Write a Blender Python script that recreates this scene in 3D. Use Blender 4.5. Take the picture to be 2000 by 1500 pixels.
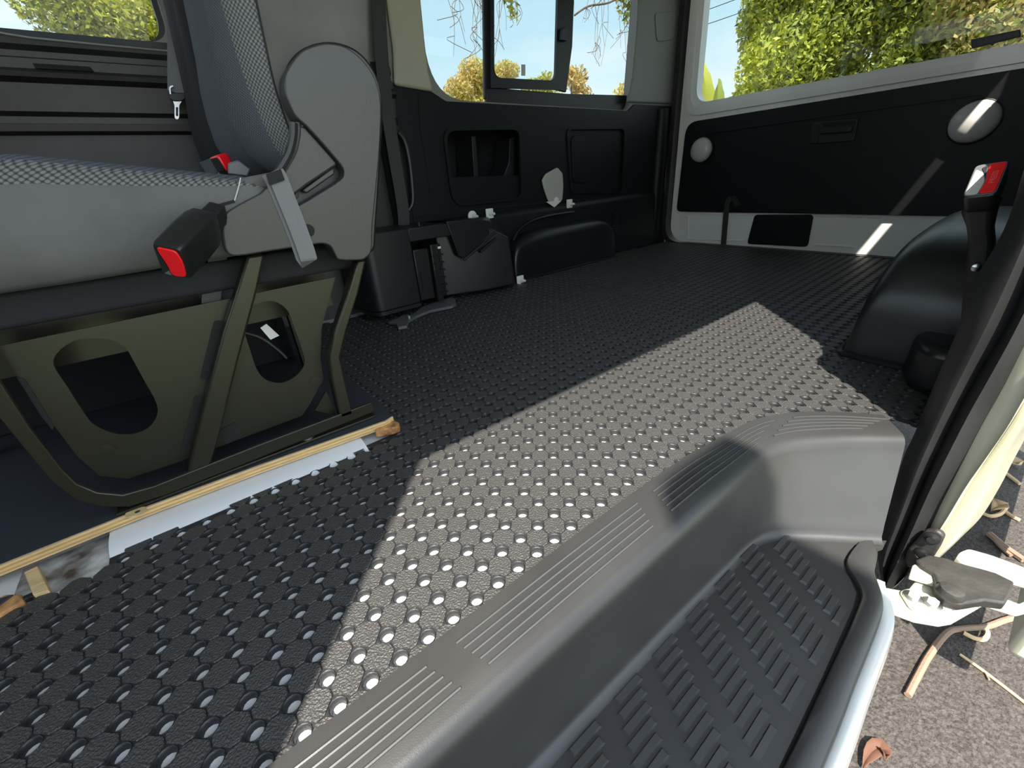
import bpy, bmesh, math, random
import numpy as np
from mathutils import Vector, Matrix
from mathutils.geometry import tessellate_polygon

for o in list(bpy.data.objects): bpy.data.objects.remove(o)
sc = bpy.context.scene
COL = sc.collection
rnd = random.Random(7)

# ---------------------------------------------------------------- camera
YAW, PITCH, ROLL, FPX = 0.9366, -0.4651, 0.0758, 805.5
CAM = np.array([0.050259, -0.268788, 0.40284])
def _rot():
    f = np.array([math.cos(PITCH)*math.cos(YAW), math.cos(PITCH)*math.sin(YAW), math.sin(PITCH)])
    r = np.array([math.sin(YAW), -math.cos(YAW), 0.0]); d = np.cross(f, r)
    return np.stack([r*math.cos(ROLL)+d*math.sin(ROLL), -r*math.sin(ROLL)+d*math.cos(ROLL), f], 1)
CM = _rot()
cd = bpy.data.cameras.new('camera'); cam = bpy.data.objects.new('camera', cd); COL.objects.link(cam)
cd.sensor_width = 36.0; cd.lens = 36.0*FPX/2000.0; cd.clip_start = 0.01; cd.clip_end = 500
Rm = Matrix((tuple(CM[:,0]), tuple(-CM[:,1]), tuple(-CM[:,2]))).transposed()
cam.matrix_world = Matrix.Translation(CAM) @ Rm.to_4x4()
sc.camera = cam

# ---------------------------------------------------------------- world, sun, exposure
sc.view_settings.view_transform = 'Standard'; sc.view_settings.look = 'None'
sc.view_settings.gamma = 1.0; sc.view_settings.exposure = 0.75; sc.view_settings.use_curve_mapping = False
SKY = 2.2
SUNDIR = Vector((1.0, 1.03, -2.4)).normalized()
w = bpy.data.worlds.new('sky'); sc.world = w; w.use_nodes = True
nt = w.node_tree; nt.nodes.clear()
wo = nt.nodes.new('ShaderNodeOutputWorld'); bg = nt.nodes.new('ShaderNodeBackground')
tc = nt.nodes.new('ShaderNodeTexCoord'); sep = nt.nodes.new('ShaderNodeSeparateXYZ')
nt.links.new(tc.outputs['Generated'], sep.inputs[0])
cr = nt.nodes.new('ShaderNodeValToRGB')          # horizon to zenith
e = cr.color_ramp.elements
e[0].position = 0.0; e[0].color = (0.88, 0.91, 0.92, 1)
e[1].position = 0.75; e[1].color = (0.36, 0.53, 0.76, 1)
k = e.new(0.22); k.color = (0.52, 0.71, 0.82, 1)
nt.links.new(sep.outputs['Z'], cr.inputs[0])
no = nt.nodes.new('ShaderNodeTexNoise'); no.inputs['Scale'].default_value = 2.6; no.inputs['Detail'].default_value = 6
mp = nt.nodes.new('ShaderNodeMapping'); mp.inputs['Scale'].default_value = (1, 1, 2.6)
nt.links.new(tc.outputs['Generated'], mp.inputs[0]); nt.links.new(mp.outputs[0], no.inputs['Vector'])
cl = nt.nodes.new('ShaderNodeValToRGB'); cl.color_ramp.elements[0].position = 0.40; cl.color_ramp.elements[1].position = 0.66
nt.links.new(no.outputs['Fac'], cl.inputs[0])
mx = nt.nodes.new('ShaderNodeMix'); mx.data_type = 'RGBA'
nt.links.new(cl.outputs[0], mx.inputs[0]); nt.links.new(cr.outputs[0], mx.inputs[6]); mx.inputs[7].default_value = (0.86, 0.86, 0.85, 1)
nt.links.new(mx.outputs[2], bg.inputs[0]); bg.inputs[1].default_value = SKY
nt.links.new(bg.outputs[0], wo.inputs[0])
sl = bpy.data.lights.new('sun', 'SUN'); sl.energy = 9.0; sl.angle = 0.009; sl.color = (1.0, 0.93, 0.80)
so = bpy.data.objects.new('sun', sl); COL.objects.link(so)
so.rotation_euler = SUNDIR.to_track_quat('-Z', 'Y').to_euler(); so.location = (-3, -4, 7)

# ---------------------------------------------------------------- helpers
def at(u, v, ax, val):
    """photo pixel (2000x1500) -> point on the plane axis=val"""
    d = CM @ np.array([(u-1000)/FPX, (v-750)/FPX, 1.0]); t = (val-CAM[ax])/d[ax]
    return tuple(float(c) for c in CAM+d*t)
def ats(px, ax, val): return [at(u, v, ax, val) for u, v in px]
def V3(*a): return Vector(a)

def mat(name, col, rough=0.5, metal=0.0, bump=0.0, bscale=200.0, var=0.0, vscale=8.0, spec=0.5, col2=None, bdist=0.002, detail=3, stretch=None, coat=0.0):
    m = bpy.data.materials.new(name); m.use_nodes = True
    t = m.node_tree; b = t.nodes['Principled BSDF']
    b.inputs['Base Color'].default_value = (*col, 1); b.inputs['Roughness'].default_value = rough
    b.inputs['Metallic'].default_value = metal; b.inputs['Specular IOR Level'].default_value = spec
    b.inputs['Coat Weight'].default_value = coat
    c = t.nodes.new('ShaderNodeTexCoord')
    vec = c.outputs['Object']
    if stretch:
        mm = t.nodes.new('ShaderNodeMapping'); mm.inputs['Scale'].default_value = stretch
        t.links.new(vec, mm.inputs[0]); vec = mm.outputs[0]
    if var > 0 or col2:
        n = t.nodes.new('ShaderNodeTexNoise'); n.inputs['Scale'].default_value = vscale; n.inputs['Detail'].default_value = 6
        t.links.new(vec, n.inputs['Vector'])
        r = t.nodes.new('ShaderNodeValToRGB')
        c2 = col2 if col2 else tuple(max(0, x*(1+var)) for x in col)
        c1 = col if col2 else tuple(x*(1-var) for x in col)
        r.color_ramp.elements[0].position = 0.35; r.color_ramp.elements[0].color = (*c1, 1)
        r.color_ramp.elements[1].position = 0.68; r.color_ramp.elements[1].color = (*c2, 1)
        t.links.new(n.outputs['Fac'], r.inputs[0]); t.links.new(r.outputs[0], b.inputs['Base Color'])
    if bump > 0:
        n = t.nodes.new('ShaderNodeTexNoise'); n.inputs['Scale'].default_value = bscale; n.inputs['Detail'].default_value = detail
        t.links.new(vec, n.inputs['Vector'])
        bp = t.nodes.new('ShaderNodeBump'); bp.inputs['Strength'].default_value = bump; bp.inputs['Distance'].default_value = bdist
        t.links.new(n.outputs['Fac'], bp.inputs['Height']); t.links.new(bp.outputs[0], b.inputs['Normal'])
    return m

def weave(name, ca, cb, sx, sz, rough=0.9, lo=0.15, hi=0.45, rot=0.0):
    """knitted fabric: regular cells from a Voronoi with no randomness, on (x-y, z)"""
    m = bpy.data.materials.new(name); m.use_nodes = True
    t = m.node_tree; b = t.nodes['Principled BSDF']; b.inputs['Roughness'].default_value = rough
    b.inputs['Specular IOR Level'].default_value = 0.15
    c = t.nodes.new('ShaderNodeTexCoord'); s = t.nodes.new('ShaderNodeSeparateXYZ'); t.links.new(c.outputs['Object'], s.inputs[0])
    su = t.nodes.new('ShaderNodeMath'); su.operation = 'SUBTRACT'; t.links.new(s.outputs[0], su.inputs[0]); t.links.new(s.outputs[1], su.inputs[1])
    cb_ = t.nodes.new('ShaderNodeCombineXYZ'); t.links.new(su.outputs[0], cb_.inputs[0]); t.links.new(s.outputs[2], cb_.inputs[1])
    mm = t.nodes.new('ShaderNodeMapping'); mm.inputs['Scale'].default_value = (sx, sz, 1); mm.inputs['Rotation'].default_value = (0, 0, rot)
    t.links.new(cb_.outputs[0], mm.inputs[0])
    v = t.nodes.new('ShaderNodeTexVoronoi'); v.voronoi_dimensions = '2D'; v.inputs['Randomness'].default_value = 0.0; v.inputs['Scale'].default_value = 1.0
    t.links.new(mm.outputs[0], v.inputs['Vector'])
    r = t.nodes.new('ShaderNodeValToRGB'); r.color_ramp.elements[0].position = lo; r.color_ramp.elements[1].position = hi
    r.color_ramp.elements[0].color = (*ca, 1); r.color_ramp.elements[1].color = (*cb, 1)
    t.links.new(v.outputs['Distance'], r.inputs[0]); t.links.new(r.outputs[0], b.inputs['Base Color'])
    bp = t.nodes.new('ShaderNodeBump'); bp.inputs['Strength'].default_value = 0.5; bp.inputs['Distance'].default_value = 0.001; bp.invert = True
    t.links.new(v.outputs['Distance'], bp.inputs['Height']); t.links.new(bp.outputs[0], b.inputs['Normal'])
    return m

def glassmat(name, tint=(1, 1, 1), gloss=0.05):
    m = bpy.data.materials.new(name); m.use_nodes = True; t = m.node_tree; t.nodes.clear()
    o = t.nodes.new('ShaderNodeOutputMaterial'); tr = t.nodes.new('ShaderNodeBsdfTransparent'); gl = t.nodes.new('ShaderNodeBsdfGlossy')
    tr.inputs[0].default_value = (*tint, 1); gl.inputs['Roughness'].default_value = 0.02
    mi = t.nodes.new('ShaderNodeMixShader'); mi.inputs[0].default_value = gloss
    t.links.new(tr.outputs[0], mi.inputs[1]); t.links.new(gl.outputs[0], mi.inputs[2]); t.links.new(mi.outputs[0], o.inputs[0])
    return m

def leafmat(name, col):
    m = bpy.data.materials.new(name); m.use_nodes = True; t = m.node_tree; t.nodes.clear()
    o = t.nodes.new('ShaderNodeOutputMaterial'); d = t.nodes.new('ShaderNodeBsdfPrincipled'); tr = t.nodes.new('ShaderNodeBsdfTranslucent')
    d.inputs['Base Color'].default_value = (*col, 1); d.inputs['Roughness'].default_value = 0.6
    tr.inputs[0].default_value = (col[0]*1.3, col[1]*1.25, col[2]*0.7, 1)
    mi = t.nodes.new('ShaderNodeMixShader'); mi.inputs[0].default_value = 0.3
    t.links.new(d.outputs[0], mi.inputs[1]); t.links.new(tr.outputs[0], mi.inputs[2]); t.links.new(mi.outputs[0], o.inputs[0])
    return m

def tag(o, label=None, cat=None, group=None, kind=None):
    if label: o['label'] = label
    if cat: o['category'] = cat
    if group: o['group'] = group
    if kind: o['kind'] = kind
    return o
def put(o, parent):
    if parent is not None:
        o.parent = parent
        if parent.parent is None: o.matrix_parent_inverse = parent.matrix_basis.inverted()
    return o
def empty(name, loc, label, cat, group=None):
    o = bpy.data.objects.new(name, None); COL.objects.link(o); o.location = loc; o.empty_display_size = 0.05
    return tag(o, label, cat, group)
def mk(name, V, F, m, parent=None, smooth=False, bevel=0.0, seg=2, sub=0, solid=0.0, fm=None, ang=40):
    me = bpy.data.meshes.new(name)
    me.from_pydata([tuple(v) for v in V], [], F); me.validate()
    for x in (m if isinstance(m, (list, tuple)) else [m]): me.materials.append(x)
    if fm is not None and len(fm) == len(me.polygons): me.polygons.foreach_set('material_index', fm)
    bm = bmesh.new(); bm.from_mesh(me); bmesh.ops.recalc_face_normals(bm, faces=bm.faces); bm.to_mesh(me); bm.free()
    if smooth or bevel > 0:
        me.polygons.foreach_set('use_smooth', [True]*len(me.polygons))
        if not sub: me.set_sharp_from_angle(angle=math.radians(ang))
    me.update()
    o = bpy.data.objects.new(name, me); COL.objects.link(o)
    if solid:
        s = o.modifiers.new('thick', 'SOLIDIFY'); s.thickness = solid; s.offset = 0
    if bevel > 0:
        b = o.modifiers.new('bevel', 'BEVEL'); b.width = bevel; b.segments = seg; b.limit_method = 'ANGLE'; b.angle_limit = math.radians(35)
    if sub:
        s = o.modifiers.new('sub', 'SUBSURF'); s.levels = sub; s.render_levels = sub
    return put(o, parent)

def prismVF(pts, ext):
    n = len(pts); ext = Vector(ext)
    V = [Vector(p) for p in pts]+[Vector(p)+ext for p in pts]
    F = [tuple(range(n)), tuple(range(2*n-1, n-1, -1))]+[(i, (i+1) % n, n+(i+1) % n, n+i) for i in range(n)]
    return V, F
def prism(name, pts, ext, m, parent=None, bevel=0.0, seg=2, **k):
    V, F = prismVF(pts, ext); return mk(name, V, F, m, parent, bevel=bevel, seg=seg, **k)
def boxVF(x0, x1, y0, y1, z0, z1):
    return prismVF([(x0, y0, z0), (x1, y0, z0), (x1, y1, z0), (x0, y1, z0)], (0, 0, z1-z0))
def box(name, x0, x1, y0, y1, z0, z1, m, parent=None, bevel=0.0, seg=2):
    V, F = boxVF(x0, x1, y0, y1, z0, z1); return mk(name, V, F, m, parent, bevel=bevel, seg=seg)
def rpoly(p, r, n=6):
    """round the corners of a 2D polygon"""
    out = []; N = len(p)
    for i in range(N):
        a, b, c = Vector(p[i-1]), Vector(p[i]), Vector(p[(i+1) % N])
        rr = r[i] if isinstance(r, (list, tuple)) else r
        d1 = (a-b); d2 = (c-b); L = min(rr, d1.length*.48, d2.length*.48)
        if L < 1e-6: out.append(tuple(b)); continue
        p1 = b+d1.normalized()*L; p2 = b+d2.normalized()*L
        for k in range(n+1):
            t = k/n; q = p1*(1-t)**2+b*2*t*(1-t)+p2*t*t; out.append(tuple(q))
    return out
def smooth_curve(pts, n=6, closed=False):
    P = [Vector(p) for p in pts]; N = len(P); out = []
    rng = range(N) if closed else range(N-1)
    for i in rng:
        p0 = P[i-1] if (closed or i > 0) else P[0]; p1 = P[i]; p2 = P[(i+1) % N]; p3 = P[(i+2) % N] if (closed or i+2 < N) else P[-1]
        for k in range(n):
            t = k/n
            out.append(0.5*((2*p1)+(p2-p0)*t+(2*p0-5*p1+4*p2-p3)*t*t+(3*p1-p0-3*p2+p3)*t**3))
    if not closed: out.append(P[-1])
    return out
def to3(p2, ax, val):
    return [(val, a, b) if ax == 0 else (a, val, b) if ax == 1 else (a, b, val) for a, b in p2]
def to2(p3, ax):
    return [(p[1], p[2]) if ax == 0 else (p[0], p[2]) if ax == 1 else (p[0], p[1]) for p in p3]
def plate(name, outer, holes, ax, val, thick, m, parent=None, bevel=0.0):
    """flat plate with holes; outer and holes are 2D loops; thick along +axis"""
    loops = [outer]+list(holes)
    flat = [p for L in loops for p in L]
    tris = tessellate_polygon([[Vector((p[0], p[1], 0)) for p in L] for L in loops])
    n = len(flat); V = to3(flat, ax, val)+to3(flat, ax, val+thick)
    F = [tuple(t) for t in tris]+[tuple(n+i for i in reversed(t)) for t in tris]
    s = 0
    for L in loops:
        for i in range(len(L)):
            a = s+i; b = s+(i+1) % len(L); F.append((a, b, n+b, n+a))
        s += len(L)
    return mk(name, V, F, m, parent, smooth=True, ang=30)
def pxr(px, ax, val, r, n=6): return rpoly(to2(ats(px, ax, val), ax), r, n)
def pxprism(name, px, ax, val, thick, m, parent=None, r=0.0, bevel=0.0, seg=2, n=5):
    p = to2(ats(px, ax, val), ax)
    if r: p = rpoly(p, r, n)
    e = [0, 0, 0]; e[ax] = thick
    return prism(name, to3(p, ax, val), e, m, parent, bevel=bevel, seg=seg)
def tubeVF(pts, r, sides=8, cap=True):
    P = [Vector(p) for p in pts]; N = len(P); V = []; F = []
    up = Vector((0, 0, 1)); prev = None
    for i, p in enumerate(P):
        t = (P[min(i+1, N-1)]-P[max(i-1, 0)])
        if t.length < 1e-9: t = Vector((0, 0, 1))
        t.normalize()
        a = prev if prev is not None else (up if abs(t.dot(up)) < .9 else Vector((1, 0, 0)))
        u = (a-t*a.dot(t)).normalized(); prev = u; v = t.cross(u)
        rr = r[i] if isinstance(r, (list, tuple)) else r
        for k in range(sides):
            an = 2*math.pi*k/sides; V.append(p+u*math.cos(an)*rr+v*math.sin(an)*rr)
    for i in range(N-1):
        for k in range(sides):
            a = i*sides+k; b = i*sides+(k+1) % sides; F.append((a, b, b+sides, a+sides))
    if cap: F.append(tuple(range(sides-1, -1, -1))); F.append(tuple(range((N-1)*sides, N*sides)))
    return V, F
def tube(name, pts, r, m, parent=None, sides=8):
    V, F = tubeVF(pts, r, sides); return mk(name, V, F, m, parent, smooth=True)
def latheVF(prof, org, axis, n=24):
    """prof: (radius, height) pairs along axis from org"""
    ax = Vector(axis).normalized(); a = Vector((0, 0, 1)) if abs(ax.z) < .9 else Vector((1, 0, 0))
    u = (a-ax*a.dot(ax)).normalized(); v = ax.cross(u); V = []; F = []
    for r, h in prof:
        for k in range(n):
            t = 2*math.pi*k/n; V.append(Vector(org)+ax*h+u*math.cos(t)*r+v*math.sin(t)*r)
    for i in range(len(prof)-1):
        for k in range(n):
            p = i*n+k; q = i*n+(k+1) % n; F.append((p, q, q+n, p+n))
    F.append(tuple(range(n-1, -1, -1))); F.append(tuple(range((len(prof)-1)*n, len(prof)*n)))
    return V, F
def lathe(name, prof, org, axis, m, parent=None, n=24):
    V, F = latheVF(prof, org, axis, n); return mk(name, V, F, m, parent, smooth=True)
def gridVF(rows):
    V = [p for r in rows for p in r]; n = len(rows[0]); F = []
    for i in range(len(rows)-1):
        for j in range(n-1):
            F.append((i*n+j, i*n+j+1, (i+1)*n+j+1, (i+1)*n+j))
    return V, F
def ribbonVF(pts, wv, th):
    P = [Vector(p) for p in pts]; wv = Vector(wv); N = len(P); V = []; F = []
    for i, p in enumerate(P):
        t = (P[min(i+1, N-1)]-P[max(i-1, 0)]).normalized(); wd = (wv-t*wv.dot(t)); wd = wd.normalized()*wv.length; nn = t.cross(wd).normalized()*th/2
        V += [p-wd/2-nn, p+wd/2-nn, p+wd/2+nn, p-wd/2+nn]
    for i in range(N-1):
        for k in range(4):
            a = i*4+k; b = i*4+(k+1) % 4; F.append((a, b, b+4, a+4))
    F.append((3, 2, 1, 0)); F.append(tuple(range((N-1)*4, N*4)))
    return V, F
def ribbon(name, pts, wv, th, m, parent=None):
    V, F = ribbonVF(pts, wv, th); return mk(name, V, F, m, parent, smooth=True)
def merge(*VFs):
    V = []; F = []
    for v, f in VFs:
        n = len(V); V += list(v); F += [tuple(n+i for i in q) for q in f]
    return V, F
def xform(VF, M): return [M @ Vector(v) for v in VF[0]], VF[1]

# ---------------------------------------------------------------- materials
M = {}
M['black_trim'] = mat('black moulded trim', (0.0042, 0.0050, 0.0066), 0.5, spec=0.32, bump=0.25, bscale=700, bdist=0.0006)
M['black_plastic'] = mat('grained black plastic', (0.0085, 0.009, 0.011), 0.42, bump=0.3, bscale=600, bdist=0.0006)
M['arch'] = mat('smooth black arch plastic', (0.0065, 0.0075, 0.010), 0.36, bump=0.12, bscale=500, bdist=0.0005)
M['cover'] = mat('grained grey-black seat cover plastic', (0.030, 0.030, 0.030), 0.40, bump=0.35, bscale=420, bdist=0.0008, stretch=(1.6, 1, 0.6))
M['tread'] = mat('worn dark grey step plastic', (0.029, 0.029, 0.0292), 0.42, bump=0.25, bscale=900, bdist=0.0004, var=0.12, vscale=9)
M['rib'] = mat('dark grey rib plastic', (0.042, 0.042, 0.042), 0.34, bump=0.12, bscale=900, bdist=0.0003)
M['groove'] = mat('black gap rubber', (0.004, 0.004, 0.004), 0.8)
M['rubber_pad'] = mat('wrinkled black rubber', (0.042, 0.041, 0.041), 0.46, bump=1.0, bscale=420, bdist=0.0022, detail=2, spec=0.6)
M['rubber'] = mat('black rubber sheet', (0.018, 0.019, 0.021), 0.5, bump=0.4, bscale=500, bdist=0.001)
M['seal'] = mat('dusty black door seal', (0.012, 0.012, 0.013), 0.5, bump=0.2, bscale=300, bdist=0.0006, col2=(0.026, 0.026, 0.027), vscale=7)
M['white'] = mat('white body paint', (0.62, 0.63, 0.60), 0.22, coat=0.4)
M['greywhite'] = mat('light grey tailgate paint', (0.80, 0.81, 0.78), 0.28, coat=0.3)
M['floorwhite'] = mat('white painted floor', (0.66, 0.67, 0.68), 0.35, bump=0.1, bscale=30, bdist=0.002)
M['cream'] = mat('white body paint in warm light', (0.55, 0.53, 0.42), 0.3, coat=0.3)  # white paint with the warm reflected light mixed into its colour
M['greytrim'] = mat('warm grey pillar trim', (0.21, 0.21, 0.195), 0.55, bump=0.15, bscale=500, bdist=0.0005)
M['beige'] = mat('beige pillar trim', (0.42, 0.40, 0.31), 0.55, bump=0.1, bscale=500, bdist=0.0005)
M['headliner'] = mat('grey roof lining', (0.75, 0.75, 0.72), 0.9)
M['metal'] = mat('satin black seat frame', (0.022, 0.021, 0.013), 0.30, metal=0.3, bump=0.1, bscale=300, bdist=0.0004)  # black with the olive reflection of the grass put into the colour
M['plate'] = mat('black coated steel plate', (0.021, 0.020, 0.013), 0.32, metal=0.3, bump=0.12, bscale=160, bdist=0.0006)  # same olive grass reflection tinted into the black coating
M['fabric'] = mat('grey suede seat fabric', (0.120, 0.119, 0.120), 0.95, bump=0.25, bscale=900, bdist=0.0005, var=0.10, vscale=14, spec=0.1)
M['fabric_side'] = mat('taupe suede seat fabric', (0.105, 0.100, 0.094), 0.95, bump=0.25, bscale=900, bdist=0.0005, var=0.12, vscale=14, spec=0.1)
M['dark_fabric'] = mat('dark grey seat fabric', (0.022, 0.022, 0.025), 0.9, bump=0.3, bscale=900, bdist=0.0006, spec=0.2)
M['honey'] = weave('honeycomb knit fabric', (0.17, 0.17, 0.17), (0.045, 0.045, 0.048), 190, 240, lo=0.25, hi=0.55, rot=0.78)
M['mesh'] = weave('grey mesh knit fabric', (0.11, 0.12, 0.135), (0.035, 0.038, 0.045), 260, 300, lo=0.2, hi=0.6, rot=0.6)
M['webbing'] = mat('grey webbing', (0.16, 0.16, 0.17), 0.8, bump=0.6, bscale=60, bdist=0.001, stretch=(40, 1, 4))
M['belt'] = mat('dark seat belt webbing', (0.030, 0.029, 0.030), 0.6, bump=0.3, bscale=200, bdist=0.0006)
M['red'] = mat('red plastic', (0.72, 0.006, 0.012), 0.35)
M['buckle'] = mat('black buckle plastic', (0.010, 0.010, 0.011), 0.38, bump=0.1, bscale=300, bdist=0.0005)
M['chrome'] = mat('bright steel', (0.62, 0.64, 0.66), 0.28, metal=1.0)
M['zinc'] = mat('zinc bolt', (0.42, 0.42, 0.40), 0.35, metal=1.0, bump=0.2, bscale=300)
M['greymetal'] = mat('grey painted bracket', (0.10, 0.105, 0.115), 0.4)
M['whiteplastic'] = mat('white nylon', (0.72, 0.72, 0.70), 0.45)
M['lens'] = mat('frosted lamp lens', (0.52, 0.52, 0.50), 0.22, spec=0.6)
M['clearlens'] = mat('clear ribbed plastic', (0.45, 0.45, 0.42), 0.2, bump=0.4, bscale=160)
M['ply_a'] = mat('pale ply veneer', (0.60, 0.43, 0.22), 0.7, var=0.15, vscale=30, stretch=(1, 8, 8))
M['ply_b'] = mat('orange ply veneer', (0.50, 0.29, 0.09), 0.7, var=0.2, vscale=40, stretch=(1, 8, 8))
M['osb'] = mat('broken orange timber', (0.62, 0.33, 0.12), 0.8, col2=(0.16, 0.06, 0.02), vscale=60, bump=0.6, bscale=90, bdist=0.003)
M['vinyl'] = mat('dark blue-grey board film', (0.030, 0.033, 0.042), 0.5, bump=0.5, bscale=300, bdist=0.0008)
M['asphalt'] = mat('asphalt', (0.028, 0.024, 0.022), 0.85, bump=1.0, bscale=150, bdist=0.006, col2=(0.080, 0.068, 0.062), vscale=170)
M['lawn'] = mat('sunlit grass', (0.14, 0.20, 0.04), 0.9, var=0.4, vscale=5)
M['bark'] = mat('tree bark', (0.16, 0.11, 0.075), 0.9, bump=0.8, bscale=12, bdist=0.03, var=0.3, vscale=6)
M['twig'] = mat('brown twig', (0.25, 0.17, 0.12), 0.8, bump=0.5, bscale=200)
M['straw'] = mat('pale dry stem', (0.62, 0.46, 0.26), 0.8)
M['dryleaf'] = mat('dry brown leaf', (0.12, 0.055, 0.035), 0.8)
M['glass'] = glassmat('factory tinted window glass', (0.54, 0.57, 0.57), 0.015)
M['tint'] = glassmat('dark tinted window film', (0.05, 0.055, 0.06), 0.05)
M['leaf_y'] = leafmat('yellow-green leaves', (0.66, 0.66, 0.11))
M['leaf_g'] = leafmat('green leaves', (0.42, 0.48, 0.10))
M['leaf_d'] = leafmat('dark green leaves', (0.18, 0.22, 0.06))
M['leaf_o'] = leafmat('ochre leaves', (0.66, 0.50, 0.20))
M['leaf_p'] = leafmat('olive leaves', (0.50, 0.46, 0.16))
M['wire'] = mat('cable', (0.05, 0.05, 0.05), 0.6)

# ================================================================ SETTING
XR, YF, ZC = 2.34, 1.25, 1.40            # tailgate, far wall, ceiling
GZ = -0.55                               # ground
def struct(o, label): return tag(o, label, kind='structure')

# ground
g = mk('ground', [(-14, -2.6, GZ), (16, -2.6, GZ), (16, 16, GZ), (-14, 16, GZ)], [(0, 1, 2, 3)], M['asphalt']); struct(g, 'grey brown asphalt of the driveway')
g = mk('lawn', [(-14, -14, GZ), (16, -14, GZ), (16, -2.6, GZ), (-14, -2.6, GZ)], [(0, 1, 2, 3)], M['lawn']); struct(g, 'green lawn beside the driveway')

# van floor pan (white paint under mat and boards)
fl = box('floor', -1.5, XR+0.02, -0.03, YF+0.02, -0.05, -0.0085, M['floorwhite']); struct(fl, 'white painted steel floor pan of the van')
prof = [(0.345, -0.0084), (0.358, -0.0060), (0.367, -0.001), (0.378, 0.003), (0.39, 0.0055), (0.40, 0.006), (0.43, 0.006), (0.43, -0.0084)]
mk('floor_rib', *prismVF([(-0.148, y, z) for y, z in prof], (0.345, 0, 0)), M['floorwhite'], fl, smooth=True)
box('floor_well', -0.24, -0.150, 0.352, 0.43, -0.0084, -0.0070, mat('dirty white floor', (0.55, 0.55, 0.54), 0.6, col2=(0.05, 0.035, 0.025), vscale=28), fl)

# far wall -------------------------------------------------------
win1 = rpoly([(0.925, 0.662), (2.005, 0.652), (2.04, 1.19), (0.885, 1.19)], [0.13, 0.05, 0.06, 0.06], 8)
win2 = rpoly([(-1.25, 0.752), (0.205, 0.752), (0.22, 1.19), (-1.25, 1.19)], [0.06, 0.05, 0.06, 0.06], 8)
wr = plate('wall_right', [(-1.5, 0.61), (XR+0.02, 0.61), (XR+0.02, ZC), (-1.5, ZC)], [win1, win2], 1, YF, 0.045, M['greytrim']); struct(wr, 'grey trimmed upper side wall of the van with windows')
# beige pillar trim between the two windows
pp = [(736, -170), (752, 0), (765, 100), (767, 168), (842, 181), (832, 140), (825, 80), (817, 0), (806, -170)]
pxprism('pillar_trim', pp, 1, YF-0.004, -0.02, M['beige'], wr, bevel=0.008)
pxprism('pillar_trim', [(1250, -150), (1240, 60), (1232, 150), (1222, 200), (1314, 203), (1322, 100), (1346, -150)], 1, YF-0.002, -0.012, M['greytrim'], wr, bevel=0.006)
pxprism('pillar_cap', [(1278, 26), (1320, 22), (1314, 78), (1282, 82)], 1, YF-0.0145, -0.004, M['greytrim'], wr, r=0.02, bevel=0.002)
# lower black panel with the storage recess and the flat pocket
rec = pxr([(861, 250), (1016, 248), (1020, 390), (882, 404)], 1, YF-0.012, [0.05, 0.04, 0.04, 0.06])
pock = pxr([(1105, 250), (1221, 249), (1215, 378), (1113, 378)], 1, YF-0.012, 0.03)
top = [(0.768, 0.690), (0.90, 0.686), (0.965, 0.655), (1.98, 0.648), (2.03, 0.676), (XR, 0.676)]
lower = plate('lower_panel', [(XR, 0.0), (0.768, 0.0)]+top, [rec, pock], 1, YF-0.012, 0.012, M['black_trim'], wr)
rb = to2(ats([(861, 250), (1016, 248), (1020, 390), (882, 404)], 1, YF-0.012), 1)
rx0, rx1 = rb[0][0]+0.01, rb[1][0]-0.01
rz0, rz1 = rb[3][1], rb[0][1]
rim = rec
def ring(loop, y, th, dep, m, name, parent):
    c = Vector((sum(p[0] for p in loop)/len(loop), sum(p[1] for p in loop)/len(loop)))
    inn = [tuple(Vector(p)+(c-Vector(p)).normalized()*th) for p in loop]
    return plate(name, loop, [inn], 1, y, dep, m, parent)
ring(rec, YF-0.022, 0.014, 0.012, M['black_trim'], 'recess_rim', wr)
ring(pock, YF-0.018, 0.010, 0.008, M['black_trim'], 'pocket_rim', wr)
box('outer_skin', 0.60, XR, YF+0.15, YF+0.16, -0.3, 0.64, M['white'], wr)
box('body_filler', 0.70, 0.80, YF-0.008, YF+0.03, 0.0, 0.70, M['black_trim'], wr)
box('recess_back', rx0-0.03, rx1+0.03, YF+0.13, YF+0.14, rz0-0.02, rz1+0.02, M['black_trim'], wr)
box('recess_side', rx0-0.03, rx0-0.02, YF, YF+0.13, rz0-0.02, rz1+0.02, M['black_trim'], wr)
box('recess_side', rx1+0.02, rx1+0.03, YF, YF+0.13, rz0-0.02, rz1+0.02, M['black_trim'], wr)
box('recess_top', rx0-0.03, rx1+0.03, YF, YF+0.13, rz1+0.01, rz1+0.02, M['black_trim'], wr)
box('recess_floor', rx0-0.03, rx1+0.03, YF, YF+0.13, rz0-0.02, rz0-0.01, M['black_trim'], wr)
bin_ = pxr([(869, 346), (1019, 342), (1020, 390), (882, 404)], 1, YF-0.008, [0.004, 0.004, 0.04, 0.06])
prism('bin_front', to3(bin_, 1, YF-0.008), (0, 0.012, 0), M['black_trim'], wr, bevel=0.002)
pxprism('recess_divider', [(921, 266), (929, 266), (935, 345), (926, 345)], 1, YF+0.0, 0.12, M['black_plastic'], wr, bevel=0.002)
pxprism('recess_divider', [(996, 270), (1004, 268), (1004, 344), (984, 344), (994, 318)], 1, YF+0.01, 0.10, M['black_plastic'], wr, bevel=0.002)
prism('pocket_panel', to3(pock, 1, YF-0.004), (0, 0.006, 0), M['black_trim'], wr)
pxprism('pocket_inset', [(1116, 264), (1156, 264), (1155, 356), (1120, 358)], 1, YF-0.009, 0.005, M['black_trim'], wr, r=0.03, bevel=0.002)
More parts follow.
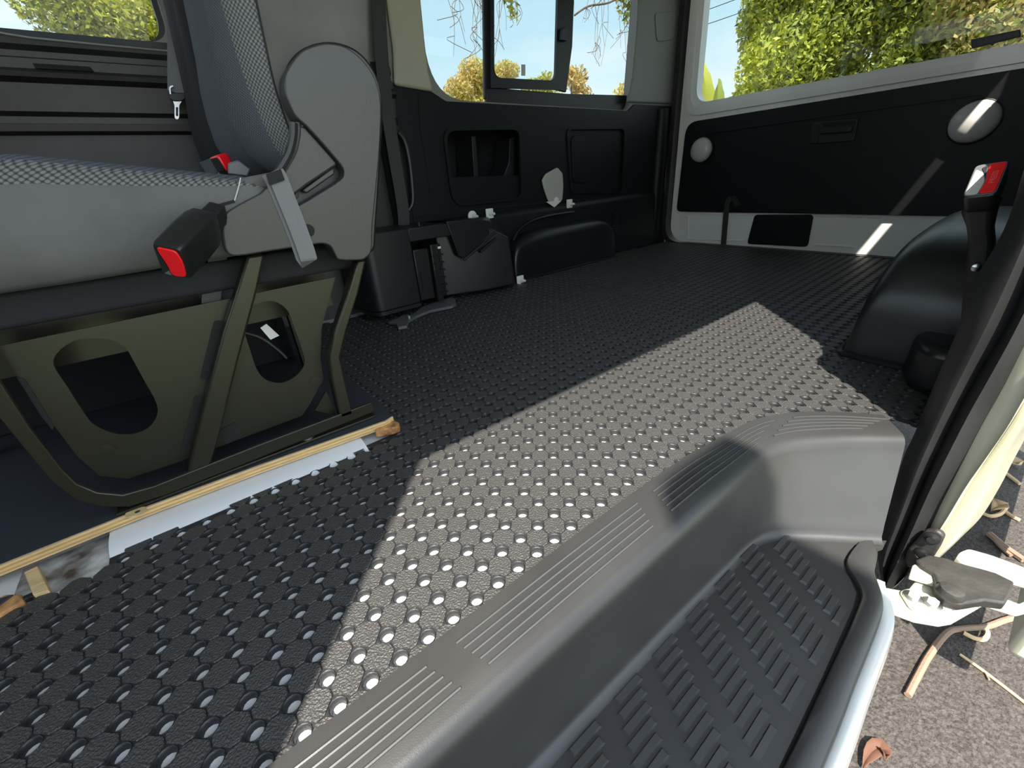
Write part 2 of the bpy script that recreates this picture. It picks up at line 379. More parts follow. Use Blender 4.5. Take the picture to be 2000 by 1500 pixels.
# ledge and kick panel under the panel
prof = [(YF-0.012, 0.275), (YF-0.016, 0.272), (YF-0.028, 0.262), (YF-0.032, 0.25), (YF-0.04, 0.02), (YF-0.04, -0.006), (YF-0.012, -0.006)]
mk('kick_panel', *prismVF([(0.60, y, z) for y, z in prof], (XR-0.60, 0, 0)), M['black_trim'], wr, smooth=True)
tube('panel_seam', ats([(806, 424), (900, 412), (1000, 402), (1190, 385)], 1, YF-0.013), 0.0022, M['groove'], wr, 6)
tube('panel_seam', ats([(817, 183), (822, 260), (835, 330), (844, 415)], 1, YF-0.013), 0.0016, M['groove'], wr, 6)
# vent slots by the rear pillar
for px0 in (1182, 1196):
    for k in range(9):
        v = 416+k*4.2
        pxprism('vent_slat', [(px0, v), (px0+11, v-0.8), (px0+11, v+1.0), (px0, v+1.8)], 1, YF-0.034, -0.004, M['black_plastic'], wr)
# rear pillar roll of the far wall
tube('pillar_roll', [(XR-0.085, YF-0.012, z) for z in (-0.01, 0.2, 0.45, 0.66)], 0.035, M['black_trim'], wr, 14)
# forward wall section seen over the cushion: stepped door trim
rows = [(0.752, 0.0), (0.738, 0.012), (0.724, 0.014), (0.715, 0.003), (0.704, 0.003), (0.70, 0.012), (0.682, 0.012), (0.674, 0.026), (0.664, 0.030), (0.656, 0.010), (0.604, 0.006), (0.596, -0.01), (0.583, -0.01), (0.580, 0.008), (0.566, 0.006), (0.560, -0.02), (0.30, -0.02), (-0.01, -0.02)]
pv = [(YF-0.004-d, z) for z, d in rows]+[(YF+0.04, -0.01), (YF+0.04, 0.752)]
M['door_trim'] = mat('dark grey scuffed door trim', (0.020, 0.021, 0.022), 0.45, col2=(0.042, 0.040, 0.035), vscale=7, bump=0.2, bscale=300, bdist=0.0006)
mk('door_trim', *prismVF([(-1.5, y, z) for y, z in pv], (2.27, 0, 0)), M['door_trim'], wr, smooth=True, ang=25)
pxprism('door_slot', [(64, 124), (176, 131), (184, 140), (70, 134)], 1, YF-0.018, -0.004, M['groove'], wr)
tube('window_bead', ats([(-30, 58), (10, 66), (60, 74), (200, 88), (330, 100)], 1, YF-0.018), 0.0022, M['greytrim'], wr, 6)
# dark door frame pillar by the seat belt
pxprism('pillar_trim', [(318, -170), (334, 60), (338, 86), (420, 92), (432, -170)], 1, YF-0.006, -0.02, M['black_trim'], wr, bevel=0.004)

# windows
w1 = prism('window_1', to3(rpoly([(0.90, 0.655), (2.03, 0.645), (2.06, 1.20), (0.87, 1.20)], 0.03, 4), 1, YF+0.040), (0, 0.004, 0), M['glass']); struct(w1, 'clear sliding side window in the far wall')
FB = M['black_plastic']
pxprism('window_frame', [(943, -112), (959, -112), (962, 176), (955, 195), (947, 193)], 1, YF+0.028, 0.012, FB, w1, bevel=0.002)
pxprism('window_frame', [(1103, -112), (1126, -112), (1118, 90), (1106, 180), (1088, 176), (1096, 120)], 1, YF+0.028, 0.012, FB, w1, bevel=0.002)
pxprism('window_frame', [(950, 170), (1110, 183), (1228, 186), (1226, 224), (950, 208)], 1, YF+0.026, 0.014, FB, w1, bevel=0.003)
sf_o = to2(ats([(956, -112), (1105, -112), (1098, 176), (957, 172)], 1, YF+0.022), 1)
sf_i = rpoly(to2(ats([(963, -98), (1090, -98), (1083, 158), (964, 152)], 1, YF+0.022), 1), [0.01, 0.01, 0.035, 0.035], 6)
plate('sash', sf_o, [sf_i], 1, YF+0.016, 0.012, FB, w1)
pxprism('window_latch', [(1092, 58), (1102, 54), (1103, 82), (1091, 80)], 1, YF+0.015, -0.014, M['buckle'], w1, bevel=0.002)
pxprism('glass_mark', [(1018, 126), (1026, 126), (1026, 148), (1018, 148)], 1, YF+0.0393, -0.0004, M['clearlens'], w1)
w2 = prism('window_2', to3([(-1.3, 0.74), (0.23, 0.74), (0.24, 1.20), (-1.3, 1.20)], 1, YF+0.040), (0, 0.004, 0), M['glass']); struct(w2, 'clear forward side window above the dark door trim')
fo = rpoly([(-1.25, 0.752), (0.205, 0.752), (0.22, 1.19), (-1.25, 1.19)], [0.06, 0.05, 0.06, 0.06], 8)
ring(fo, YF+0.02, 0.012, 0.02, FB, 'window_frame', w2)

# ceiling, near wall, front
ce = box('ceiling', -1.5, XR+0.05, -0.29, YF+0.05, ZC, ZC+0.03, M['headliner']); struct(ce, 'grey lined roof of the van')
wl = box('wall_left', 0.96, XR+0.02, -0.300, -0.285, -0.30, 0.68, M['white']); struct(wl, 'near side wall of the van behind the sliding door opening')
box('upper_panel', 0.90, XR+0.02, -0.282, -0.27, 0.68, 1.190, M['black_trim'], wl)
box('upper_panel', 0.90, 1.79, -0.282, -0.27, 1.190, 1.30, M['black_trim'], wl)  # unseen opening left here, shaped to throw the sun stripe on the tailgate
box('upper_panel', 2.05, XR+0.02, -0.282, -0.27, 1.190, 1.30, M['black_trim'], wl)
box('belt_rail', 0.90, XR+0.02, -0.30, -0.27, 0.655, 0.69, M['black_trim'], wl)
box('header', -0.34, XR+0.02, -0.285, -0.27, 1.295, ZC, M['greytrim'], wl)
box('front_pillar', -0.45, -0.33, -0.33, -0.27, -0.45, ZC, M['white'], wl)
box('front_panel', -1.5, -0.45, -0.33, -0.27, -0.45, 0.72, M['white'], wl)
box('front_panel', -0.95, -0.45, -0.31, -0.27, 0.72, 1.20, M['black_trim'], wl)  # unseen panel added across the front window to keep sun off the floor
box('front_panel', -1.5, -0.45, -0.31, -0.27, 1.20, ZC, M['greytrim'], wl)
box('lining', 0.96, XR, -0.285, -0.280, 0.0, 0.68, M['black_trim'], wl)
wf = box('wall_front', -1.53, -1.5, -0.33, YF+0.05, -0.45, 0.75, M['black_trim']); struct(wf, 'black forward bulkhead of the van')

# tailgate -------------------------------------------------------
def px0(px, v=XR): return to2(ats(px, 0, v), 0)
tw = rpoly([(1.105, 0.668), (-0.22, 0.668), (-0.20, 1.22), (1.12, 1.22)], [0.07, 0.07, 0.08, 0.08], 8)
to = rpoly([(1.175, 0.004), (-0.31, 0.004), (-0.29, 1.38), (1.19, 1.38)], [0.10, 0.1, 0.1, 0.1], 8)
tg = plate('door_1', to, [tw], 0, XR, 0.05, M['greywhite']); struct(tg, 'light grey tailgate with a wide window and black trim')
tw2 = rpoly([(1.125, 0.640), (-0.24, 0.640), (-0.22, 1.25), (1.145, 1.25)], [0.08, 0.08, 0.08, 0.08], 8)
to2_ = rpoly([(1.155, 0.615), (-0.27, 0.615), (-0.25, 1.30), (1.17, 1.30)], [0.09, 0.09, 0.09, 0.09], 8)
plate('window_surround', to2_, [tw2], 0, XR-0.012, 0.014, M['greywhite'], tg)
plate('door_seal', rpoly([(1.215, -0.012), (-0.34, -0.012), (-0.33, 1.40), (1.225, 1.40)], 0.1, 8), [rpoly([(1.19, 0.002), (-0.32, 0.002), (-0.31, 1.385), (1.20, 1.385)], 0.1, 8)], 0, XR-0.03, 0.05, M['seal'], tg)
wall_r = plate('wall_rear', [(YF+0.04, -0.05), (-0.36, -0.05), (-0.36, ZC), (YF+0.04, ZC)], [rpoly([(1.185, 0.0), (-0.315, 0.0), (-0.305, 1.382), (1.195, 1.382)], 0.1, 8)], 0, XR+0.022, 0.03, M['white']); struct(wall_r, 'white rear door frame of the van')
pan = rpoly([(1.14, 0.163), (-0.28, 0.163), (-0.28, 0.600), (1.135, 0.590)], [0.03, 0.03, 0.05, 0.06], 6)
band = rpoly(px0([(1378, 262), (1925, 184), (1940, 285), (1372, 322)], XR-0.012), [0.03, 0.03, 0.03, 0.03], 5)
plate('trim_panel', pan, [band], 0, XR-0.014, 0.013, M['black_trim'], tg)
prism('trim_recess', to3(band, 0, XR-0.007), (0.005, 0, 0), M['black_trim'], tg)
# recessed pull handle
hp = px0([(1585, 238), (1678, 230), (1670, 275), (1582, 282)], XR-0.008)
hpl = prism('door_handle', to3(rpoly(hp, 0.008, 4), 0, XR-0.008), (-0.006, 0, 0), M['black_plastic'], tg, bevel=0.002)
pxprism('handle_lever', [(1604, 250), (1668, 246), (1664, 258), (1602, 262)], 0, XR-0.015, -0.014, M['buckle'], hpl, bevel=0.003)
pxprism('handle_cup', [(1608, 240), (1672, 235), (1670, 243), (1606, 248)], 0, XR-0.0142, -0.003, M['groove'], hpl)
pxprism('handle_lock', [(1588, 244), (1600, 243), (1598, 278), (1586, 279)], 0, XR-0.0142, -0.004, M['buckle'], hpl, bevel=0.001)
# pressed white sill of the tailgate
def press(px, r): 
    pts = smooth_curve(ats(px, 0, XR-0.001), 3); return tube('pressing', pts, r, M['greywhite'], tg, 8)
press([(1720, 424), (1500, 420), (1352, 419), (1345, 424), (1344, 460), (1352, 467), (1455, 470)], 0.004)
press([(1592, 478), (1660, 482), (1668, 486)], 0.004)
pxprism('access_cover', [(1475, 419), (1590, 419), (1578, 482), (1460, 476)], 0, XR-0.001, -0.008, M['black_trim'], tg, r=0.016, bevel=0.002)
w3 = prism('window_3', to3([(1.14, 0.63), (-0.25, 0.63), (-0.23, 1.26), (1.15, 1.26)], 0, XR+0.051), (0.004, 0, 0), M['glass']); struct(w3, 'wide clear rear window of the tailgate')
pxprism('brake_lamp_base', [(1897, 78), (1994, 58), (1996, 72), (1899, 96)], 0, XR+0.045, -0.015, M['black_plastic'], w3, bevel=0.003)

# round lamps on the tailgate
for (u, v, r, lab) in ((1371, 293, 0.056, 'small grey round lamp on tailgate trim beside the rear pillar'), (1903, 238, 0.063, 'large white round lamp on tailgate trim near the sun stripe')):
    c = at(u, v, 0, XR-0.014)
    e_ = empty('round_lamp', c, lab, 'lamp', 'round lamps on the tailgate trim')
    lathe('lamp_base', [(r*1.06, 0), (r*1.06, 0.006), (r, 0.008)], c, (-1, 0, 0), M['buckle'], e_, 32)
    lathe('lamp_lens', [(r, 0.006), (r*0.98, 0.014), (r*0.9, 0.022), (r*0.72, 0.030), (r*0.45, 0.036), (r*0.15, 0.039)], c, (-1, 0, 0), M['lens'], e_, 32)
# pull strap
sp = ats([(1440, 402), (1436, 390), (1428, 388), (1421, 396), (1417, 430), (1413, 478)], 0, XR-0.022)
sp[0] = at(1440, 402, 0, XR-0.013)
o = ribbon('pull_strap', smooth_curve(sp, 4), (0, 0.026, 0), 0.004, M['belt']); tag(o, 'narrow black pull strap hanging down over the white tailgate sill', 'strap')

# ================================================================ RUBBER MAT
P = 0.03; MA = 0.0359; ca, sa = math.cos(MA), math.sin(MA)
def lat(i, j): return (0.12+P*((i-4)*ca-j*sa), P*((i-4)*sa+j*ca))
EX = [0.55, 0.61, 0.66, 0.705, 0.745, 0.78, 0.812, 0.845, 0.868, 0.885, 0.95]; EY = [-0.013, -0.020, -0.026, -0.032, -0.042, -0.060, -0.082, -0.115, -0.145, -0.172, -0.25]
def in_mat(x, y):
    if x > XR-0.012 or y > YF-0.055: return False
    if x < 0.255:
        if y > 0.372+0.006*math.sin(x*41) - (0.02 if x < -0.12 else 0): return False
    elif x < 0.30 and y > 0.40 and False: return False
    if y < -0.03 and x < 0.62: return False
    if 0.62 <= x < 0.95 and y < float(np.interp(x, EX, EY))-0.016: return False
    if x >= 0.95 and y < -0.25: return False
    if 1.17 < x < 2.0 and y < -0.07: return False
    return x > -0.9
mt = empty('rubber_mat', (0.6, 0.3, -0.013), 'black perforated rubber mat of octagon pads covering the van floor', 'mat')
NS = 12
sq = []
for k in range(NS):
    a = 2*math.pi*(k+.5)/NS; c, s_ = math.cos(a), math.sin(a); q = 0.5/max(abs(c), abs(s_)); sq.append((c*q, s_*q))
V = []; F = []
rings = [(None, -0.0018), (0.292, -0.0018), (0.268, -0.0006), (0.252, -0.0008), (0.226, -0.0026), (0.208, -0.0084)]
pads = []
for i in range(-40, 90):
    for j in range(-12, 48):
        x, y = lat(i, j)
        if in_mat(x, y):
            n = len(V)
            for r, z in rings:
                for k in range(NS):
                    if r is None: a, b = sq[k]
                    else: t = 2*math.pi*(k+.5)/NS; a, b = r*math.cos(t), r*math.sin(t)
                    V.append((x+P*(a*ca-b*sa), y+P*(a*sa+b*ca), z))
            for q in range(len(rings)-1):
                for k in range(NS):
                    a = n+q*NS+k; b = n+q*NS+(k+1) % NS; F.append((a, b, b+NS, a+NS))
        x, y = lat(i+.5, j+.5)
        if in_mat(x, y): pads.append((x, y))
me = bpy.data.meshes.new('mat_sheet'); me.from_pydata(V, [], F); me.materials.append(M['rubber']); me.polygons.foreach_set('use_smooth', [True]*len(F)); me.set_sharp_from_angle(angle=math.radians(50)); me.update()
o = bpy.data.objects.new('mat_sheet', me); COL.objects.link(o); put(o, mt)
def oct_(e, h): 
    c = 1-0.285*1.4142; q = c-e
    return [(e, q), (q, e), (-q, e), (-e, q), (-e, -q), (-q, -e), (q, -e), (e, -q)]
pv = [(a*P, b*P, z) for s_, z in ((0.487, -0.0024), (0.478, -0.0006), (0.455, 0.0)) for a, b in oct_(s_, 0)]
pf = [tuple(range(16, 24))]+[(r*8+k, r*8+(k+1) % 8, r*8+8+(k+1) % 8, r*8+8+k) for r in (0, 1) for k in range(8)]
pm = bpy.data.meshes.new('pad'); pm.from_pydata(pv, [], pf); pm.materials.append(M['rubber_pad']); pm.update()
def vis(p):
    q = (np.array([p[0], p[1], 0])-CAM) @ CM
    if q[2] < 0.05: return 1e9
    u, v = 1000+FPX*q[0]/q[2], 750+FPX*q[1]/q[2]
    if not (-20 < u < 2020 and -20 < v < 1520): return 1e8+q[2]
    return q[2]
pads.sort(key=vis)
for x, y in pads[:300]:
    o = bpy.data.objects.new('pad', pm); COL.objects.link(o); o.parent = mt
    o.location = (x-mt.location.x, y-mt.location.y, -mt.location.z); o.rotation_euler = (0, 0, MA+math.pi/2*rnd.randrange(4))
V = []; F = []
for x, y in pads[300:]:
    n = len(V); V += [(x+a*ca-b*sa, y+a*sa+b*ca, z) for a, b, z in pv]; F += [tuple(n+t for t in f) for f in pf]
o = mk('pad_field', V, F, M['rubber_pad'], mt); o['kind'] = 'stuff'

# ================================================================ ENTRY STEP
ZS = -0.14
Epx = [(-0.95, -0.012), (-0.3, -0.012), (0.1, -0.011), (0.30, -0.009), (0.44, -0.010), (0.55, -0.013), (0.61, -0.020), (0.66, -0.026), (0.705, -0.032), (0.745, -0.042), (0.78, -0.060), (0.812, -0.082), (0.845, -0.115), (0.868, -0.145), (0.885, -0.172)]
Npx = [(-0.95, -0.091), (-0.3, -0.091), (0.1, -0.091), (0.25, -0.091), (0.40, -0.092), (0.50, -0.092), (0.56, -0.092), (0.60, -0.091), (0.635, -0.091), (0.665, -0.094), (0.695, -0.104), (0.722, -0.120), (0.758, -0.146), (0.788, -0.172), (0.832, -0.216)]
Bpx = [(-0.95, -0.097), (-0.3, -0.097), (0.1, -0.097), (0.25, -0.099), (0.40, -0.102), (0.49, -0.105), (0.545, -0.107), (0.58, -0.108), (0.61, -0.111), (0.635, -0.117), (0.658, -0.130), (0.68, -0.150), (0.703, -0.172), (0.727, -0.197), (0.765, -0.236)]
E2 = smooth_curve([Vector((*p, 0)) for p in Epx], 4); N2 = smooth_curve([Vector((*p, 0)) for p in Npx], 4); B2 = smooth_curve([Vector((*p, 0)) for p in Bpx], 4)
st = empty('entry_step', (0.3, -0.2, ZS-0.02), 'dark grey plastic entry step with ribbed tread and grooved edge', 'step')
prof = [(-0.02, -0.012, 'e'), (0.0, 0.001, 'e'), (0.02, 0.0055, 'e'), (0.5, 0.005, 'e'), (0.80, 0.0035, 'e'), (0.90, 0.0, 'e'), (0.97, -0.006, 'e'), (1.0, -0.014, 'e')]
rows = []
for E_, N_, B_ in zip(E2, N2, B2):
    r = []
    for t, z, _ in prof:
        p = E_.lerp(N_, t); r.append((p.x, p.y, z))
    N1 = Vector((N_.x, N_.y, -0.014))
    B1 = Vector((B_.x, B_.y, ZS+0.012))
    for t in (0.08, 0.25, 0.5, 0.75, 0.92): q = N1.lerp(B1, t); r.append(tuple(q))
    d = (Vector((B_.x, B_.y, 0))-Vector((E_.x, E_.y, 0))).normalized()
    r.append((B_.x+d.x*0.001, B_.y+d.y*0.001, ZS+0.012)); r.append((B_.x+d.x*0.003, B_.y+d.y*0.003, ZS+0.005)); r.append((B_.x+d.x*0.009, B_.y+d.y*0.009, ZS+0.001)); r.append((B_.x+d.x*0.016, B_.y+d.y*0.016, ZS))
    rows.append(r)
mk('riser', *gridVF(rows), M['tread'], st, smooth=True, ang=60)
# raised lines on the tread, in four runs
def path_at(curve_t, t):   # t in samples
    i = min(int(t), len(E2)-2); f = t-i
    return E2[i].lerp(E2[i+1], f).lerp(N2[i].lerp(N2[i+1], f), curve_t)
def samp_for_x(x, c):
    for i in range(len(E2)-1):
        a, b = E2[i].lerp(N2[i], c).x, E2[i+1].lerp(N2[i+1], c).x
        if a <= x <= b: return i+(x-a)/(b-a+1e-9)
    return len(E2)-1.001
fr = [0.22, 0.33, 0.44, 0.55, 0.66]
runs = [(-0.9, -0.345, -0.25), (-0.275, 0.095, 0.11), (0.137, 0.427, 0.417), (0.452, 0.735, 0.655), (0.765, 0.872, 0.81)]
runs = [((-0.9, -0.9), (-0.30, -0.29)), ((-0.255, -0.245), (0.105, 0.12)), ((0.137, 0.15), (0.418, 0.40)), ((0.452, 0.438), (0.745, 0.66)), ((0.775, 0.70), (0.872, 0.815))]
for (s0, s1), (e0, e1) in runs:
    for q, c in enumerate(fr):
        f = q/(len(fr)-1); a = samp_for_x(s0+(s1-s0)*f, c); b = samp_for_x(e0+(e1-e0)*f, c)
        pts = []
        n = max(6, int((b-a)*2))
        for k in range(n+1):
            p = path_at(c, a+(b-a)*k/n); pts.append((p.x, p.y, 0.0056 if c < .3 else 0.0054 if c < .5 else 0.0050))
        tube('tread_line', pts, 0.0015, M['rib'], st, 6)
# lower plate
G = [(-0.95, -0.262), (0.0, -0.262), (0.345, -0.258), (0.474, -0.254), (0.60, -0.248), (0.628, -0.244), (0.645, -0.233), (0.660, -0.220), (0.675, -0.2145), (0.70, -0.214), (0.722, -0.216)]
outl = [(b.x, b.y-0.008) for b in B2]+[(0.735, -0.232)]+list(reversed(G))
prism('step_plate', [(a, b, ZS) for a, b in outl], (0, 0, -0.02), M['tread'], st)
# diagonal blocks of ribs
ribm = {}
for kcol in range(-10, 6):
    b0 = 0.486+0.0735*(kcol-0)
    for r in range(11):
        y = -0.1185-0.0122*r
        sh = 0.68*(y+0.107)
        x0, x1 = b0+0.0155+sh, b0+0.0600+sh+0.002*(r > 4)
        if kcol == 2: x1 = min(x1, 0.672-0.0095*abs(r-1.5)); y0lim = -0.13
        if kcol >= 3: continue
        if x1-x0 < 0.012 or x0 < -0.3: continue
        if kcol == 2 and y > -0.135-(x0-0.63)*0.6: x0 = max(x0, 0.60)
        if x0 > 0.60 and y > -0.118-(x0-0.60)*0.62: continue
        wd = 0.0046; h = 0.0030; ln = round(x1-x0, 4)
        if ln not in ribm:
            vv, ff = prismVF([(0, -wd, 0), (ln, -wd, 0), (ln, wd, 0), (0, wd, 0)], (0, 0, h))
            vv = [Vector((v.x+(0.0025 if i in (4, 7) else -0.0025 if i in (5, 6) else 0), v.y*(0.72 if i > 3 else 1), v.z)) for i, v in enumerate(vv)]
            m_ = bpy.data.meshes.new('rib'); m_.from_pydata([tuple(v) for v in vv], [], ff[:1]+ff[1:]); m_.materials.append(M['rib'])
            bm = bmesh.new(); bm.from_mesh(m_); bmesh.ops.recalc_face_normals(bm, faces=bm.faces); bm.to_mesh(m_); bm.free(); m_.update(); ribm[ln] = m_
        o = bpy.data.objects.new('rib', ribm[ln]); COL.objects.link(o); o.parent = st
        o.location = Vector((x0, y, ZS-0.0001))-st.location
# outer sill cover and the black gap
S_in = smooth_curve([Vector((*p, 0)) for p in G], 4)
S_out = smooth_curve([Vector((*p, 0)) for p in [(-0.95, -0.291), (0.0, -0.291), (0.377, -0.286), (0.50, -0.281), (0.60, -0.277), (0.635, -0.272), (0.662, -0.261), (0.682, -0.251), (0.705, -0.247), (0.728, -0.243), (0.745, -0.233)]], 4)
rows = []
for a, b in zip(S_in, S_out):
    d = (b-a).normalized()*0.0045; a2 = a+d
    rows.append([(a2.x, a2.y, ZS-0.02), (a2.x, a2.y, ZS+0.004), (a2.x+d.x*.4, a2.y+d.y*.4, ZS+0.0062)]+[tuple(a2.lerp(b, t).to_2d())+(ZS+z,) for t, z in ((0.3, 0.0075), (0.6, 0.0075), (0.85, 0.006), (0.96, 0.002), (1.0, -0.006), (1.0, -0.02))])
mk('sill_cover', *gridVF(rows), M['tread'], st, smooth=True, ang=50)
ribbon('gap', [(p.x, p.y-0.002, ZS-0.004) for p in S_in], (0, 0.012, 0), 0.003, M['groove'], st)
# painted sill outside the cover
rows = [[(p.x-0.01, p.y+0.004, ZS-0.016), (p.x, p.y-0.006, ZS-0.012), (p.x+0.004, p.y-0.013, ZS-0.014), (p.x+0.004, p.y-0.016, ZS-0.03), (p.x, p.y-0.014, ZS-0.16)] for p in S_out[:30]]
o = mk('trim_1', *gridVF(rows), M['white'], smooth=True, solid=0.002, ang=60); struct(o, 'white painted door sill edge below the step')

# ================================================================ PLYWOOD BOARD UNDER THE SEAT
bd = empty('plywood_board', (-0.3, 0.8, 0.01), 'plywood floor board with dark film top under the seat frame', 'board')
def bedge(y): return [(-1.4, y), (-0.245, y), (-0.112, y+0.004), (0.04, y-0.002), (0.246, y-0.018), (0.262, y-0.012), (0.262, 1.19), (-1.4, 1.19)]
for k, (z0, z1, mm) in enumerate(((0.0085, 0.0105, 'ply_a'), (0.0105, 0.0130, 'ply_b'), (0.0130, 0.0162, 'ply_a'), (0.0162, 0.0188, 'ply_b'), (0.0188, 0.0218, 'ply_a'))):
    off = (0.0, 0.0008, 0.0, 0.0008, 0.0)[k]
    prism('ply_layer', [(a, b, z0) for a, b in bedge(0.409+off)], (0, 0, z1-z0), M[mm], bd)
prism('board_film', [(a, b, 0.0218) for a, b in bedge(0.4125)], (0, 0, 0.0008), M['vinyl'], bd)
tb = pxprism('nail_tab', [(245, 1003), (262, 994), (285, 990), (290, 1000), (270, 1008), (246, 1012)], 2, 0.0228, 0.0012, M['ply_a'], bd, r=0.004)
lathe('nail_head', [(0.0030, 0), (0.0030, 0.0008), (0.001, 0.0012)], at(269, 1000, 2, 0.024), (0, 0, 1), M['zinc'], bd, 10)
o = mk('timber_block', *prismVF([(0.222, 0.386, -0.0005), (0.246, 0.372, -0.0005), (0.262, 0.372, -0.0005), (0.266, 0.384, -0.0005), (0.262, 0.410, -0.0005), (0.232, 0.415, -0.0005)], (0, 0, 0.0155)), M['osb'], None, bevel=0.003)
for vtx in o.data.vertices: vtx.co += Vector((rnd.uniform(-.002, .002), rnd.uniform(-.002, .002), 0))
tag(o, 'broken orange timber block under the end of the plywood board', 'timber')
o = prism('timber_batten', [(-0.214, 0.348, -0.0095), (-0.200, 0.344, -0.0095), (-0.219, 0.407, -0.0095), (-0.231, 0.404, -0.0095)], (0, 0, 0.0135), M['ply_a'], None, bevel=0.001)
tag(o, 'short pale batten standing at the torn end of the board', 'timber')
of = empty('board_offcut', (-0.29, 0.35, -0.0095), 'broken chipboard offcut with torn orange edge and black top', 'timber')
pts = [(-0.36, 0.315), (-0.290, 0.322), (-0.250, 0.332), (-0.222, 0.346), (-0.226, 0.360), (-0.240, 0.372), (-0.27, 0.372), (-0.36, 0.372)]
o = prism('chipboard', [(a, b, -0.0095) for a, b in pts], (0, 0, 0.014), M['osb'], of, bevel=0.002)
o = prism('film', [(a, b, 0.0045) for a, b in [(-0.36, 0.330), (-0.28, 0.338), (-0.243, 0.352), (-0.232, 0.362), (-0.262, 0.371), (-0.36, 0.371)]], (0, 0, 0.002), M['vinyl'], of)

# ================================================================ SEAT
SY = 0.42
se = empty('van_seat', (0.05, 0.6, 0.022), 'grey fabric van seat on a black steel frame with buckle', 'seat')
# front leg + floor rail, one bent angle
inner = [(-60, 640), (0, 744), (60, 838), (120, 915), (150, 945), (190, 962), (240, 967), (300, 950), (500, 871), (726, 786)]
outer = [(733, 803), (500, 897), (330, 965), (250, 990), (200, 991), (150, 978), (100, 940), (50, 880), (0, 818), (-60, 735)]
pxprism('floor_rail', inner+outer, 1, SY-0.006, 0.006, M['metal'], se, bevel=0.0015)
pxprism('rail_flange', [(190, 960), (240, 966), (300, 948), (500, 870), (726, 785), (733, 803), (500, 897), (330, 965), (250, 990)], 1, SY, 0.003, M['metal'], se)
a0, a1 = at(215, 985, 1, SY), at(730, 800, 1, SY)
prism('rail_foot', [(a0[0], SY-0.004, 0.0235), (a1[0], SY-0.004, 0.0235), (a1[0], SY+0.045, 0.0235), (a0[0], SY+0.045, 0.0235)], (0, 0, 0.004), M['metal'], se, bevel=0.001)
# perforated side plate
PY = SY+0.028
def z2(p): return [(a*.4, 500+b*.4) for a, b in p]
h1 = smooth_curve([Vector(p) for p in to2(ats(z2([(262, 530), (290, 462), (370, 412), (460, 402), (540, 410), (610, 445), (645, 500), (700, 600), (762, 715), (766, 780), (725, 838), (650, 868), (560, 866), (470, 830), (420, 780), (330, 640)]), 1, PY), 1)], 4, True)
h2 = smooth_curve([Vector(p) for p in to2(ats(z2([(1188, 340), (1210, 262), (1270, 228), (1340, 222), (1400, 262), (1430, 330), (1475, 460), (1486, 530), (1440, 590), (1370, 620), (1300, 605), (1255, 555), (1225, 470)]), 1, PY), 1)], 4, True)
po = to2(ats([(-70, 690), (0, 675), (200, 634), (445, 584), (655, 541), (628, 640), (628, 700), (640, 740), (620, 760), (600, 800), (350, 900), (240, 940), (190, 925), (130, 850), (60, 745), (-70, 590)][:15]+[(-70, 640)], 1, PY), 1)
po = to2(ats([(-70, 690), (445, 584), (655, 541), (628, 640), (626, 700), (632, 740), (605, 790), (590, 812), (350, 902), (250, 935), (195, 930), (150, 890), (90, 810), (0, 690)], 1, PY), 1)
plate('side_plate', [tuple(p) for p in po], [[tuple(p) for p in h1], [tuple(p) for p in h2]], 1, PY, 0.003, M['plate'], se)
pxprism('plate_slot', z2([(1045, 315), (1092, 315), (1020, 610), (975, 600)]), 1, PY-0.0012, 0.001, M['groove'], se, r=0.004)
pxprism('plate_slot', z2([(950, 680), (990, 680), (930, 900), (885, 990), (880, 960)]), 1, PY-0.0012, 0.001, M['groove'], se, r=0.003)
pxprism('plate_slot', z2([(1070, 850), (1150, 812), (1185, 885), (1100, 920)]), 1, PY-0.0012, 0.001, M['groove'], se)
pxprism('plate_slot', z2([(80, 590), (120, 600), (265, 830), (255, 850), (200, 780)]), 1, PY-0.0012, 0.001, M['groove'], se)
for u, v in ((207, 880), (617, 745)): lathe('plate_dimple', [(0.010, 0), (0.010, 0.001), (0.004, 0.0012)], at(u, v, 1, PY-0.0002), (0, -1, 0), M['plate'], se, 14)
# bars
pxprism('diagonal_leg', [(478, 497), (510, 494), (497, 560), (462, 690), (432, 810), (405, 908), (362, 918), (390, 800), (432, 640)], 1, SY+0.022, -0.026, M['metal'], se, bevel=0.003)
pxprism('rear_leg', [(688, 506), (705, 506), (690, 570), (668, 640), (656, 690), (668, 745), (682, 800), (657, 808), (640, 735), (635, 690), (646, 640), (668, 575)], 1, SY+0.018, -0.024, M['metal'], se, bevel=0.003)
pxprism('gusset', [(636, 762), (614, 800), (656, 810), (648, 790)], 1, SY+0.02, -0.004, M['metal'], se)
for u, v in ((305, 925), (592, 820)):
    c = Vector(at(u, v+12, 1, SY+0.012)); c.z = 0.0275
    b = lathe('bolt', [(0.0125, 0), (0.0125, 0.002), (0.0105, 0.0035), (0.0105, 0.006)], c, (0, 0, 1), M['zinc'], se, 20)
    lathe('bolt_head', [(0.008, 0.006), (0.008, 0.013), (0.006, 0.0142)], c, (0.0, 0, 1), M['zinc'], b, 6)
